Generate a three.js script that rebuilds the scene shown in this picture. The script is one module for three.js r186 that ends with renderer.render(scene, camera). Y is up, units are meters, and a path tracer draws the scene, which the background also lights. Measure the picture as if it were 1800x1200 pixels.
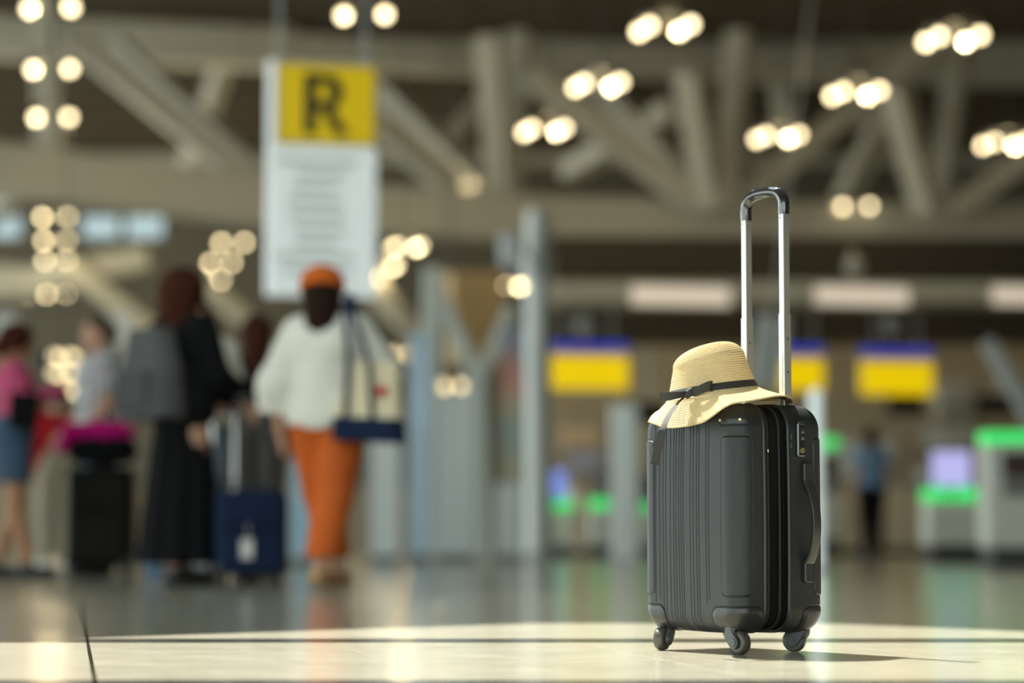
import * as THREE from 'three';
import { RoundedBoxGeometry } from 'three/addons/geometries/RoundedBoxGeometry.js';
import { mergeGeometries } from 'three/addons/utils/BufferGeometryUtils.js';
import { TextGeometry } from 'three/addons/geometries/TextGeometry.js';
import { FontLoader } from 'three/addons/loaders/FontLoader.js';
import { RectAreaLightUniformsLib } from 'three/addons/lights/RectAreaLightUniformsLib.js';

// ------------------------------------------------------------------ camera, sky, sun, exposure
RectAreaLightUniformsLib.init();
const scene = new THREE.Scene();
const renderer = new THREE.WebGLRenderer({ antialias: true });
renderer.toneMapping = THREE.LinearToneMapping;
renderer.toneMappingExposure = 1.35;
renderer.shadowMap.enabled = true;

const F = 4250, EYE = 0.25, PITCH = Math.atan(347 / F);            // focal length in pixels, eye height, upward tilt
const camera = new THREE.PerspectiveCamera(2 * Math.atan(600 / F) * 180 / Math.PI, 1.5, 0.1, 400);
camera.filmGauge = 36;
camera.position.set(0, EYE, 0);
camera.rotation.x = PITCH;
camera.focus = 5.30;
camera.userData.fStop = 1.45;

const TO_SUN = new THREE.Vector3(-0.275, 0.866, -0.4175).normalize();
// hazy bright sky: a smooth gradient from the horizon to the zenith
{
  const W = 16, H = 64, a = new Float32Array(W * H * 4);
  for (let j = 0, o = 0; j < H; j++) for (let i = 0; i < W; i++, o += 4) { const e = Math.max(0, (j + 0.5) / H * 2 - 1), k = Math.pow(e, 0.6); a.set([0.92 - 0.18 * k, 1.03 - 0.1 * k, 1.0 + 0.04 * k, 1], o); }
  const sky = new THREE.DataTexture(a, W, H, THREE.RGBAFormat, THREE.FloatType);
  sky.mapping = THREE.EquirectangularReflectionMapping; sky.magFilter = THREE.LinearFilter; sky.needsUpdate = true;
  scene.background = sky; scene.environment = sky;
  scene.backgroundIntensity = scene.environmentIntensity = 2.8;
}

const sun = new THREE.DirectionalLight(new THREE.Color(1, 0.97, 0.87), 9.8);
sun.position.copy(TO_SUN).multiplyScalar(60);
sun.castShadow = true;
sun.shadow.mapSize.set(4096, 4096);
Object.assign(sun.shadow.camera, { left: -45, right: 45, top: 45, bottom: -45, near: 1, far: 160 });
scene.add(sun, sun.target);

// ------------------------------------------------------------------ helpers
const V = (x, y, z) => new THREE.Vector3(x, y, z);
let seed = 12345;
const rnd = () => { seed = (seed + 0x6d2b79f5) | 0; let t = Math.imul(seed ^ (seed >>> 15), 1 | seed); t = (t + Math.imul(t ^ (t >>> 7), 61 | t)) ^ t; return ((t ^ (t >>> 14)) >>> 0) / 4294967296; };
const sstep = (a, b, x) => { const t = Math.min(1, Math.max(0, (x - a) / (b - a))); return t * t * (3 - 2 * t); };
function P(px, py, d) {                                              // a point at distance d in front of the eye, seen in that direction
  const v = V((px - 900) / F, (600 - py) / F, -1).applyAxisAngle(V(1, 0, 0), PITCH);
  v.multiplyScalar(d / -v.z); v.y += EYE; return v;
}
const X = (px, d) => P(px, 947, d).x;
const taken = new Map();
function numbered(name) { const n = taken.get(name) ?? 0; taken.set(name, n + 1); return n ? name + '_' + String(n).padStart(3, '0') : name; }
function tag(o, label, category, group, kind) {
  o.userData.label = label; o.userData.category = category;
  if (group) o.userData.group = group;
  if (kind) o.userData.kind = kind;
  return o;
}
function thing(name, label, category, pos = [0, 0, 0], yaw = 0, group) {
  const o = new THREE.Group(); o.name = numbered(name); o.position.set(...pos); o.rotation.y = yaw; scene.add(o);
  return tag(o, label, category, group);
}
function part(name, geo, mat, parent, pos, rot) {
  const m = new THREE.Mesh(geo, mat); m.name = parent === scene ? numbered(name) : name; m.castShadow = m.receiveShadow = true;
  if (pos) m.position.set(...pos);
  if (rot) m.rotation.set(...rot);
  parent.add(m); return m;
}
function struct(name, geo, mat, pos, rot) { const m = part(name, geo, mat, scene, pos, rot); m.userData.kind = 'structure'; return m; }
function structGroup(name) { const o = new THREE.Group(); o.name = numbered(name); o.userData.kind = 'structure'; scene.add(o); return o; }
const rbox = (w, h, d, r = 0.01, s = 2) => new RoundedBoxGeometry(w, h, d, s, Math.min(r, w / 2.01, h / 2.01, d / 2.01));
const std = (c, rough = 0.6, metal = 0, extra = {}) => new THREE.MeshPhysicalMaterial({ color: Array.isArray(c) ? new THREE.Color(...c) : c, roughness: rough, metalness: metal, ...extra });
const glow = (c, k, base = [0.8, 0.8, 0.8]) => new THREE.MeshPhysicalMaterial({ color: new THREE.Color(...base), emissive: new THREE.Color(...c), emissiveIntensity: k, roughness: 0.4 });
// a straight bar of rectangular section between two points (local or world)
function bar(p, q, w, h = w, r = 0.02) {
  const g = rbox(w, h, p.distanceTo(q), r, 1), m = new THREE.Matrix4().lookAt(p, q, Math.abs(q.y - p.y) > 0.98 * p.distanceTo(q) ? V(0, 0, 1) : V(0, 1, 0));
  m.setPosition(p.clone().add(q).multiplyScalar(0.5)); return g.applyMatrix4(m);
}
function rod(p, q, r, n = 12) {
  const g = new THREE.CylinderGeometry(r, r, p.distanceTo(q), n);
  g.applyQuaternion(new THREE.Quaternion().setFromUnitVectors(V(0, 1, 0), q.clone().sub(p).normalize()));
  const c = p.clone().add(q).multiplyScalar(0.5); return g.translate(c.x, c.y, c.z);
}
const tube = (pts, r, n = 40, m = 10, closed = false) => new THREE.TubeGeometry(new THREE.CatmullRomCurve3(pts.map((p) => (p.isVector3 ? p : V(...p))), closed, 'centripetal'), n, r, m, closed);
// a flat strap of width w and thickness t swept along points; side(k) gives the width direction at 0..1
function strap(pts, side, w, t, n = 40) {
  const c = new THREE.CatmullRomCurve3(pts.map((p) => (p.isVector3 ? p : V(...p))), false, 'centripetal'), pos = [], idx = [], uv = [];
  const prof = [[-1, -0.4], [-0.9, -1], [0.9, -1], [1, -0.4], [1, 0.4], [0.9, 1], [-0.9, 1], [-1, 0.4]], m = prof.length, len = c.getLength();
  for (let i = 0; i <= n; i++) {
    const k = i / n, p = c.getPoint(k), tan = c.getTangent(k), s = side(k).clone(); s.addScaledVector(tan, -s.dot(tan)).normalize();
    const nn = tan.clone().cross(s), ww = typeof w === 'function' ? w(k) : w;
    for (const [a, b] of prof) { const q = p.clone().addScaledVector(s, a * ww / 2).addScaledVector(nn, b * t / 2); pos.push(q.x, q.y, q.z); uv.push(a * ww / 2, k * len); }
  }
  for (let i = 0; i < n; i++) for (let j = 0; j < m; j++) { const a = i * m + j, b = i * m + (j + 1) % m, d = a + m, e = b + m; idx.push(a, b, d, b, e, d); }
  for (const [o, f] of [[0, 0], [n * m, 1]]) for (let j = 1; j < m - 1; j++) f ? idx.push(o, o + j, o + j + 1) : idx.push(o, o + j + 1, o + j);
  const g = new THREE.BufferGeometry(); g.setAttribute('position', new THREE.Float32BufferAttribute(pos, 3)); g.setAttribute('uv', new THREE.Float32BufferAttribute(uv, 2)); g.setIndex(idx); g.computeVertexNormals(); return g;
}
// mesh of the zero set of f on a grid of cells c (surface nets), normals from the gradient
function nets(f, lo, hi, c) {
  const cs = Array.isArray(c) ? c : [c, c, c], n = [0, 1, 2].map((i) => Math.ceil((hi[i] - lo[i]) / cs[i]) + 1), [nx, ny, nz] = n, val = new Float32Array(nx * ny * nz);
  for (let k = 0, o = 0; k < nz; k++) for (let j = 0; j < ny; j++) for (let i = 0; i < nx; i++, o++) val[o] = f(lo[0] + i * cs[0], lo[1] + j * cs[1], lo[2] + k * cs[2]);
  const id = new Int32Array(nx * ny * nz).fill(-1), pos = [], idx = [], sx = 1, sy = nx, sz = nx * ny, corner = [0, sx, sy, sx + sy, sz, sx + sz, sy + sz, sx + sy + sz];
  const edges = [[0, 1], [2, 3], [4, 5], [6, 7], [0, 2], [1, 3], [4, 6], [5, 7], [0, 4], [1, 5], [2, 6], [3, 7]];
  for (let k = 0; k < nz - 1; k++) for (let j = 0; j < ny - 1; j++) for (let i = 0; i < nx - 1; i++) {
    const o = i + j * sy + k * sz; let mask = 0;
    for (let e = 0; e < 8; e++) if (val[o + corner[e]] < 0) mask |= 1 << e;
    if (mask === 0 || mask === 255) continue;
    let x = 0, y = 0, z = 0, m = 0;
    for (const [a, b] of edges) {
      if (((mask >> a) & 1) === ((mask >> b) & 1)) continue;
      const va = val[o + corner[a]], vb = val[o + corner[b]], t = va / (va - vb);
      x += (a & 1) + t * ((b & 1) - (a & 1)); y += ((a >> 1) & 1) + t * (((b >> 1) & 1) - ((a >> 1) & 1)); z += (a >> 2) + t * ((b >> 2) - (a >> 2)); m++;
    }
    id[o] = pos.length / 3; pos.push(lo[0] + (i + x / m) * cs[0], lo[1] + (j + y / m) * cs[1], lo[2] + (k + z / m) * cs[2]);
  }
  const quad = (a, b, d, e, flip) => { if (a < 0 || b < 0 || d < 0 || e < 0) return; flip ? idx.push(a, d, b, b, d, e) : idx.push(a, b, d, b, e, d); };
  for (let k = 1; k < nz - 1; k++) for (let j = 1; j < ny - 1; j++) for (let i = 1; i < nx - 1; i++) {
    const o = i + j * sy + k * sz, s = val[o] < 0;
    if (s !== val[o + sx] < 0) quad(id[o - sy - sz], id[o - sz], id[o - sy], id[o], !s);
    if (s !== val[o + sy] < 0) quad(id[o - sx - sz], id[o - sz], id[o - sx], id[o], s);
    if (s !== val[o + sz] < 0) quad(id[o - sx - sy], id[o - sy], id[o - sx], id[o], !s);
  }
  const nor = new Float32Array(pos.length), uv = new Float32Array(pos.length / 3 * 2), h = Math.min(...cs) * 0.4;
  for (let v = 0; v < pos.length; v += 3) {
    for (let it = 0; it < 2; it++) {
      const [x, y, z] = [pos[v], pos[v + 1], pos[v + 2]], gx = f(x + h, y, z) - f(x - h, y, z), gy = f(x, y + h, z) - f(x, y - h, z), gz = f(x, y, z + h) - f(x, y, z - h), l = Math.hypot(gx, gy, gz) || 1;
      nor[v] = gx / l; nor[v + 1] = gy / l; nor[v + 2] = gz / l;
      if (it === 0) { const s = Math.max(-0.5, Math.min(0.5, f(x, y, z) / (l / (2 * h)) / Math.max(...cs))) * Math.max(...cs); pos[v] -= s * gx / l; pos[v + 1] -= s * gy / l; pos[v + 2] -= s * gz / l; }
    }
    uv[v / 3 * 2] = Math.abs(nor[v]) > Math.abs(nor[v + 2]) ? pos[v + 2] : pos[v]; uv[v / 3 * 2 + 1] = Math.abs(nor[v + 1]) > 0.8 ? pos[v + 2] : pos[v + 1];
  }
  const g = new THREE.BufferGeometry(); g.setAttribute('position', new THREE.Float32BufferAttribute(pos, 3)); g.setAttribute('normal', new THREE.BufferAttribute(nor, 3)); g.setAttribute('uv', new THREE.BufferAttribute(uv, 2)); g.setIndex(idx); return g;
}
const box2 = (x, y, hx, hy, r) => { const a = Math.abs(x) - hx + r, b = Math.abs(y) - hy + r; return Math.min(Math.max(a, b), 0) + Math.hypot(Math.max(a, 0), Math.max(b, 0)) - r; };
const smin = (a, b, k) => { const h = Math.max(k - Math.abs(a - b), 0) / k; return Math.min(a, b) - h * h * k * 0.25; };
const ell = (x, y, z, a, b, c) => { const k0 = Math.hypot(x / a, y / b, z / c), k1 = Math.hypot(x / (a * a), y / (b * b), z / (c * c)); return k1 < 1e-9 ? -Math.min(a, b, c) : k0 * (k0 - 1) / k1; };
function cone(a, b, r1, r2) {                                        // distance to a tapered capsule
  const bx = b[0] - a[0], by = b[1] - a[1], bz = b[2] - a[2], l2 = bx * bx + by * by + bz * bz, rr = r1 - r2, a2 = Math.max(l2 - rr * rr, 1e-9), il2 = 1 / l2;
  return (x, y, z) => {
    const px = x - a[0], py = y - a[1], pz = z - a[2], yy = px * bx + py * by + pz * bz, zz = yy - l2;
    const qx = px * l2 - bx * yy, qy = py * l2 - by * yy, qz = pz * l2 - bz * yy, x2 = qx * qx + qy * qy + qz * qz, y2 = yy * yy * l2, z2 = zz * zz * l2, k = Math.sign(rr) * rr * rr * x2;
    if (Math.sign(zz) * a2 * z2 > k) return Math.sqrt(x2 + z2) * il2 - r2;
    if (Math.sign(yy) * a2 * y2 < k) return Math.sqrt(x2 + y2) * il2 - r1;
    return (Math.sqrt(x2 * a2 * il2) + yy * rr) * il2 - r1;
  };
}
const union = (list, k) => (x, y, z) => { let d = 1e9; for (const f of list) d = smin(d, f(x, y, z), k); return d; };

// ------------------------------------------------------------------ computed textures
function dataTex(w, h, fn, srgb = false) {
  const a = new Uint8Array(w * h * 4);
  for (let j = 0, o = 0; j < h; j++) for (let i = 0; i < w; i++, o += 4) { const c = fn(i / w, j / h); for (let k = 0; k < 3; k++) a[o + k] = Math.max(0, Math.min(255, Math.round(255 * (c.length ? c[k] : c)))); a[o + 3] = 255; }
  const t = new THREE.DataTexture(a, w, h); t.wrapS = t.wrapT = THREE.RepeatWrapping; t.magFilter = THREE.LinearFilter; t.minFilter = THREE.LinearMipmapLinearFilter; t.generateMipmaps = true;
  if (srgb) t.colorSpace = THREE.SRGBColorSpace;
  t.needsUpdate = true; return t;
}
const rep = (t, x, y) => { const c = t.clone(); c.repeat.set(x, y); c.needsUpdate = true; return c; };
function lattice(n) { const a = Array.from({ length: n * n }, rnd); return (x, y) => { x *= n; y *= n; const i = Math.floor(x), j = Math.floor(y), u = x - i, v = y - j, s = u * u * (3 - 2 * u), t = v * v * (3 - 2 * v), A = (p, q) => a[((p % n) + n) % n + (((q % n) + n) % n) * n]; return (A(i, j) * (1 - s) + A(i + 1, j) * s) * (1 - t) + (A(i, j + 1) * (1 - s) + A(i + 1, j + 1) * s) * t; }; }
const n8 = lattice(8), n32 = lattice(32), n64 = lattice(64), n128 = lattice(128);
const fbm = (x, y) => n8(x, y) * 0.4 + n32(x, y) * 0.3 + n64(x, y) * 0.2 + n128(x, y) * 0.1;
const stoneTex = dataTex(512, 512, (x, y) => { const v = fbm(x, y), s = n64(x * 0.25, y * 2), k = 0.86 + 0.16 * (v - 0.5) + 0.06 * (s - 0.5); return [k, k * 0.985, k * 0.95]; }, true);
const hatchTex = dataTex(64, 64, (x, y) => { const a = Math.abs(((x + y) * 4) % 1 - 0.5) * 2, b = Math.abs(((x - y + 4) * 4) % 1 - 0.5) * 2; return Math.min(a, b) < 0.35 ? 0.1 : 0.9; });
const clothTex = dataTex(128, 128, (x, y) => 0.5 + 0.25 * Math.sin(x * 128 * Math.PI / 2) * Math.sin(y * 128 * Math.PI / 2) + 0.4 * (n64(x, y) - 0.5));
const strawTex = dataTex(256, 256, (x, y) => { const k = 0.9 + 0.1 * n128(x, y * 0.5); return [k, k * 0.97, k * 0.9]; }, true);
const strawBump = dataTex(128, 64, (x, y) => 0.5 + 0.5 * Math.sin((x * 16 + y * 2) * Math.PI * 2));
const fabric = (c, r = 0.9) => std(c, r, 0, { specularIntensity: 0.25, bumpMap: rep(clothTex, 12, 12), bumpScale: 0.0006 });

// ------------------------------------------------------------------ the hall: floor, soffit with skylight, roof, walls, apron
const GRID = 0.181;                                                  // the building stands turned by this angle
const stone = (tone) => std([0.6 * tone, 0.59 * tone, 0.5 * tone], 0.15, 0, { map: rep(stoneTex, 1, 1), ior: 1.5 });
const grout = std([0.28, 0.25, 0.19], 0.9, 0, { specularIntensity: 0 }), sealant = std([0.02, 0.018, 0.014], 0.9, 0, { specularIntensity: 0 });
const T = 0.585;
{
  const u = V(-Math.sin(GRID), 0, -Math.cos(GRID)), v = V(Math.cos(GRID), 0, -Math.sin(GRID));      // tile axes: away and to the right
  const org = V(-1.47, 0, -8.3);                                                                // on the dark joint
  const I0 = -12, I1 = 2, J0 = -4, J1 = 8;                                                       // rows along u, columns along v
  const at = (i, j) => org.clone().addScaledVector(u, i * T).addScaledVector(v, j * T);
  const hall = new THREE.Shape([[-30, -14], [30, -14], [30, 78], [-30, 78]].map(([x, d]) => new THREE.Vector2(x, d)));
  hall.holes.push(new THREE.Path([at(I0, J0), at(I1, J0), at(I1, J1), at(I0, J1)].map((p) => new THREE.Vector2(p.x, -p.z))));
  const g = new THREE.ExtrudeGeometry(hall, { depth: 0.12, bevelEnabled: false }); g.rotateX(-Math.PI / 2); g.translate(0, -0.12, 0);
  const floor = struct('floor', g, std([0.6, 0.59, 0.5], 0.15, 0, { map: rep(stoneTex, 0.5, 0.5) }));
  const bed = new THREE.BufferGeometry();
  const c = [at(I0, J0), at(I0, J1), at(I1, J0), at(I1, J1)].map((p) => [p.x, -0.0013, p.z]).flat();
  bed.setAttribute('position', new THREE.Float32BufferAttribute(c, 3)); bed.setIndex([0, 1, 2, 1, 3, 2]); bed.computeVertexNormals();
  part('joint_bed', bed, grout, floor);
  { const a = at(I0, 0).addScaledVector(v, 0.0022), b = at(I1, 0).addScaledVector(v, 0.0022); a.y = b.y = -0.0033; part('dark_joint', bar(a, b, 0.0078, 0.0075, 0.0005), sealant, floor); }
  const mats = [0.97, 1, 1.03, 1.0].map(stone), shapes = [0, 1, 2, 3].map((k) => {
    const t = rbox(T - 0.0016, 0.014, T - 0.0016, 0.0006, 1), uv = t.attributes.uv, p = t.attributes.position;
    for (let i = 0; i < uv.count; i++) uv.setXY(i, p.getX(i) + k * 0.31, p.getZ(i) + k * 0.57);
    return t;
  });
  const narrow = rbox(T - 0.007, 0.014, T - 0.0016, 0.0006, 1);
  for (let i = 0; i < narrow.attributes.uv.count; i++) narrow.attributes.uv.setXY(i, narrow.attributes.position.getX(i), narrow.attributes.position.getZ(i));
  for (let i = I0; i < I1; i++) for (let j = J0; j < J1; j++) {
    const m = at(i + 0.5, j + 0.5), k = Math.floor(rnd() * 4), o = part('tile', j === 0 ? narrow : shapes[k], mats[Math.floor(rnd() * 4)], floor, [m.x + (j === 0 ? 0.0028 : 0), -0.007, m.z], [0, GRID, 0]);
    o.rotation.y = GRID;
  }
}
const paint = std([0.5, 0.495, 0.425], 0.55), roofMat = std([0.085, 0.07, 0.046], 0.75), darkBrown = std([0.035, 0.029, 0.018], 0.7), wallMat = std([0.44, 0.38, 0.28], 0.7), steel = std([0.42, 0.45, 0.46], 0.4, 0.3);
{
  // entrance soffit: a thin slab over the near floor with two skylight openings that let the sun onto the floor
  const H = 6.5, sx = -TO_SUN.x / TO_SUN.y * H, sz = -TO_SUN.z / TO_SUN.y * H;                  // from opening to sunlit patch
  const open = (pts) => new THREE.Path(pts.map(([x, d]) => new THREE.Vector2(x - sx, d + sz)));
  const s = new THREE.Shape([[-24, -12], [24, -12], [24, 18], [-24, 18]].map(([x, d]) => new THREE.Vector2(x, d)));
  s.holes.push(open([[-3.2, 4.36], [3.4, 4.30], [3.4, 5.93], [-3.2, 5.90]]));
  s.holes.push(open([[-1.15, 6.13], [1.75, 6.15], [0.95, 7.2], [0.05, 7.25]]));
  const g = new THREE.ExtrudeGeometry(s, { depth: 0.04, bevelEnabled: false }); g.rotateX(-Math.PI / 2); g.translate(0, H, 0);
  struct('ceiling', g, std([0.5, 0.48, 0.42], 0.8));
  // high roof over the far hall with its purlins
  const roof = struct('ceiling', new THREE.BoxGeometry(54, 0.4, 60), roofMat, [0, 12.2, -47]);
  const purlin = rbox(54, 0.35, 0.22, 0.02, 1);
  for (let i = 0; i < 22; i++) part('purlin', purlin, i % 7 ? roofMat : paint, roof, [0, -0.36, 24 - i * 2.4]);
  struct('added_header_0', new THREE.BoxGeometry(48, 5.6, 0.2), wallMat, [0, 9.3, -17.9]);  // unseen header closing the clerestory, added to cut flat frontal light
  const wallR = struct('wall_right', new THREE.BoxGeometry(0.4, 12, 90), wallMat, [24.2, 6, -32]);
  // glazed side: open between posts
  const left = structGroup('wall_left'), post = rbox(0.25, 12, 0.35, 0.02, 1), rail = rbox(0.18, 0.2, 90, 0.02, 1);
  for (let z = 10; z > -76; z -= 5.5) part('mullion', post, paint, left, [-24, 6, z]);
  for (const y of [0.1, 3.4, 6.7, 9.5]) part('rail', rail, paint, left, [-24, y, -33]);
  const near = structGroup('wall_near'), post2 = rbox(0.25, 6.5, 0.3, 0.02, 1);
  for (let x = -22; x <= 22; x += 5.5) part('mullion', post2, paint, near, [x, 3.25, 11.5]);
  part('rail', rbox(48, 0.2, 0.2, 0.02, 1), paint, near, [0, 3.3, 11.5]);
  part('added_shade_wall', rbox(16, 6.5, 0.2, 0.02, 1), wallMat, near, [16, 3.25, 11.7]);  // unseen wall part added to darken the right side of the suitcase
  // far wall with clerestory windows
  const shape = new THREE.Shape([[-27, 0], [27, 0], [27, 12], [-27, 12]].map(([x, y]) => new THREE.Vector2(x, y)));
  const wins = [];
  for (const [a, b] of [[-60, 38], [143, 210], [220, 288], [478, 530], [580, 640], [700, 760], [820, 880]]) { const p = P(a, 418, 75), q = P(b, 380, 75); wins.push([p, q]); shape.holes.push(new THREE.Path([[p.x, p.y], [q.x, p.y], [q.x, q.y], [p.x, q.y]].map(([x, y]) => new THREE.Vector2(x, y)))); }
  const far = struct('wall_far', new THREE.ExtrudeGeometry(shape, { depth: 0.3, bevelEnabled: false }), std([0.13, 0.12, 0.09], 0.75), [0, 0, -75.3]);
  const frame = std([0.3, 0.3, 0.28], 0.5);
  for (const [p, q] of wins) {
    const w = structGroup('window');
    part('pane', new THREE.PlaneGeometry(q.x - p.x, q.y - p.y), new THREE.MeshPhysicalMaterial({ color: new THREE.Color(0.17, 0.195, 0.2), transmission: 1, roughness: 0.05, thickness: 0 }), w, [(p.x + q.x) / 2, (p.y + q.y) / 2, -75.15]);
    for (const y of [p.y, q.y]) part('frame_rail', rbox(q.x - p.x + 0.1, 0.06, 0.2, 0.01, 1), frame, w, [(p.x + q.x) / 2, y, -75.05]);
    for (const x of [p.x, q.x]) part('frame_post', rbox(0.06, q.y - p.y, 0.2, 0.01, 1), frame, w, [x, (p.y + q.y) / 2, -75.05]);
  }
  struct('ground_apron', new THREE.BoxGeometry(600, 0.1, 600), std([0.4, 0.39, 0.36], 0.9), [0, -0.2, -40]);
}

// ------------------------------------------------------------------ roof trusses
{
  const t1 = thing('roof_truss', 'grey steel roof truss with thick lower beam spanning across the hall', 'truss'), d = 46;
  const chord = [[-1450, 150, 41], [-260, 262, 44], [0, 297, 45], [480, 358, 47], [960, 388, 49], [1400, 396, 51], [2060, 396, 53], [2600, 396, 55]].map(([x, y, k]) => P(x, y, k));
  for (let i = 0; i < chord.length - 1; i++) part('lower_chord', bar(chord[i], chord[i + 1], 0.9, 0.92, 0.06), paint, t1);
  const strut = (list, w, dd) => { for (const [x0, y0, x1, y1, k] of list) part('strut', bar(P(x0, y0, dd + (k || 0)), P(x1, y1, dd + 1), w, w, 0.05), paint, t1); };
  strut([[80, -40, 84, 280], [120, 60, 450, 325], [655, 210, 800, 330], [858, 60, 882, 350], [930, 130, 1232, 362], [1208, 120, 1248, 368], [1570, 150, 1630, 372], [1300, 60, 1274, 368, 2], [912, 60, 892, 350, 2]], 0.5, 48);
  strut([[200, 80, 480, 330, 3], [655, 140, 850, 340, 3], [1040, 130, 1246, 366, 3], [1625, 80, 1330, 330, 2], [1690, 60, 1648, 372, 3], [1830, 260, 1670, 372, 1], [1000, 300, 1190, 190, 6], [1480, 360, 1560, 200, 6], [-80, 420, 40, 330, 2]], 0.48, 49);
  const t2 = thing('roof_truss', 'upper steel truss with broad horizontal top beams behind the letter sign', 'truss');
  for (const [x0, y0, x1, y1, k, w] of [[-1000, 20, 520, 88, 53, 0.95], [520, 88, 960, 112, 54, 0.7], [940, 100, 1480, 120, 55, 0.75], [1480, 120, 2500, 135, 57, 0.7], [-900, 10, 700, 18, 58, 0.7], [960, 40, 2400, 50, 60, 0.5], [-600, 430, 60, 500, 66, 0.9], [-600, 620, 260, 452, 62, 0.6]]) part('upper_chord', bar(P(x0, y0, k), P(x1, y1, k + 1), 0.6, w, 0.05), paint, t2);
  for (const [x0, y0, x1, y1, k] of [[400, 90, 330, 300, 58], [500, -10, 520, 110, 55], [740, 300, 900, 120, 60], [1040, -20, 1020, 110, 57], [1360, 0, 1380, 250, 60], [1520, -20, 1512, 220, 60], [1150, 250, 1350, 350, 63], [110, 460, 290, 600, 62], [640, 480, 760, 620, 62], [360, 500, 520, 640, 64], [560, 400, 700, 560, 66]]) part('strut', bar(P(x0, y0, k), P(x1, y1, k + 1), 0.42, 0.42, 0.04), paint, t2);
}

// ------------------------------------------------------------------ pendant lights on the building grid
{
  const Hh = 7, warm = [1, 0.8, 0.46], bulbMat = glow(warm, 6, [0.9, 0.85, 0.7]), dimMat = glow(warm, 1.6, [0.9, 0.85, 0.7]), black = std([0.06, 0.06, 0.055], 0.5);
  const globe = new THREE.SphereGeometry(0.065, 16, 12), can = new THREE.CylinderGeometry(0.05, 0.085, 0.14, 16), stem = new THREE.CylinderGeometry(0.012, 0.012, 1, 8);
  const heads = [[0, 0], [0.56, 0.06], [-0.12, -0.42], [0.44, -0.36]], pair = [[0, 0], [0.56, 0.06]];
  function pendant(x, d, h, top, label, group, heads4 = heads, power = 4, bm = bulbMat) {
    const o = thing('pendant_light', label, 'lamp', [x, h, -d], 0, group);
    const w = Math.max(...heads4.map((p) => p[0])), q = Math.min(...heads4.map((p) => p[1]));
    part('frame', mergeGeometries([rbox(w + 0.24, 0.03, 0.04, 0.01, 1).translate(w / 2 - 0.06, 0.2, 0.02), rbox(w + 0.24, 0.03, 0.04, 0.01, 1).translate(w / 2 - 0.06, 0.2, q + 0.02), rbox(0.04, 0.03, Math.abs(q) + 0.06, 0.01, 1).translate(w / 2, 0.2, q / 2)]), black, o);
    const st = part('stem', stem, black, o, [w / 2, 0.2 + (top - h) / 2, q / 2]); st.scale.y = top - h - 0.2;
    for (const [a, b] of heads4) { const c = part('lamp_head', can, black, o, [a, 0.12, b]); part('bulb', globe, bm, c, [0, -0.12, 0]); }
    const l = new THREE.PointLight(new THREE.Color(...warm), power, 0, 2); l.name = 'pendant_glow'; l.position.set(w / 2, -0.12, q / 2); l.castShadow = true; o.add(l);
  }
  const rows = [['far left', -0.913, 4.51], ['left', -0.323, 4.57], ['middle', 0.2686, 4.66], ['right', 0.853, 4.76], ['far right', 1.44, 4.86]];
  const seen = { 'far left': [0, 1, 2, 5, 6, 7, 8, 9], left: [0, 1, 5, 6, 7, 8, 9], middle: [0, 1, 2, 4, 6, 7, 8], right: [0, 1, 2, 4, 8], 'far right': [2, 4] };   // those not hidden by the beams
  const nth = ['first', 'second', 'third', 'fourth', 'fifth', 'sixth', 'seventh', 'eighth', 'ninth', 'tenth', 'eleventh'];
  for (const [row, x0, d0] of rows) {
    let n = 0;
    for (let k = 0; k < 10; k++) {
      const x = x0 - 0.1105 * k, d = d0 + 0.595 * k, px = 900 + F * x / d, py = 947 - F / d;
      if (px < -60 || px > 1860 || py < -40 || d * Hh > 74) continue;
      if (!seen[row].includes(k)) continue;
      pendant(x * Hh, d * Hh, Hh + EYE, 12.0, `warm ${row.includes('left') ? 'two' : 'four'}-bulb pendant light, ${nth[n++]} from the front in the ${row} row`, 'pendant lights under the roof', row.includes('left') ? pair : heads);
    }
  }
  const low = [[0, 0], [0.3, 0], [0, -0.5], [0.3, -0.5]];
  const lows = [[96, 625, 46, 'beside the girl with the phone, upper one'], [94, 655, 43, 'beside the girl with the phone, middle one'], [92, 685, 40, 'beside the girl with the phone, lower one'], [690, 622, 44, 'behind the cream tote bag'], [770, 573, 46, 'above the pale glass partitions'], [778, 676, 40, 'between the pale glass partitions']];  // added lamps standing in for lamp reflections in glass
  for (const [px, py, d, w] of lows) { const p = P(px, py, d); pendant(p.x, d, p.y, d < 58 ? 12 : 12, `low warm lamp added for a lamp reflection ${w}`, "added lamps for reflections", low, 1, dimMat); }
}

// ------------------------------------------------------------------ the suitcase
const CASE = { x: 0.496, d: 5.45, yaw: -57 * Math.PI / 180, hw: 0.178, y0: 0.046, y1: 0.546, zf: 0.125, zb: -0.125 };
const caseMat = std([0.013, 0.016, 0.018], 0.43, 0, { specularIntensity: 0.9, bumpMap: rep(hatchTex, 85, 85), bumpScale: 0.00018 }), smoothBlack = std([0.02, 0.02, 0.019], 0.36), gloss = std([0.012, 0.012, 0.014], 0.08, 0, { clearcoat: 1, clearcoatRoughness: 0.04 });
const rubber = std([0.014, 0.014, 0.013], 0.6, 0, { specularIntensity: 0.6 }), nylon = std([0.008, 0.008, 0.007], 0.9, 0, { specularIntensity: 0.2, bumpMap: rep(clothTex, 60, 60), bumpScale: 0.0004 }), alu = std([0.6, 0.6, 0.57], 0.36, 0.85), aluDark = std([0.08, 0.08, 0.08], 0.4, 0.5), brass = std([0.72, 0.6, 0.38], 0.3, 1);
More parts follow.
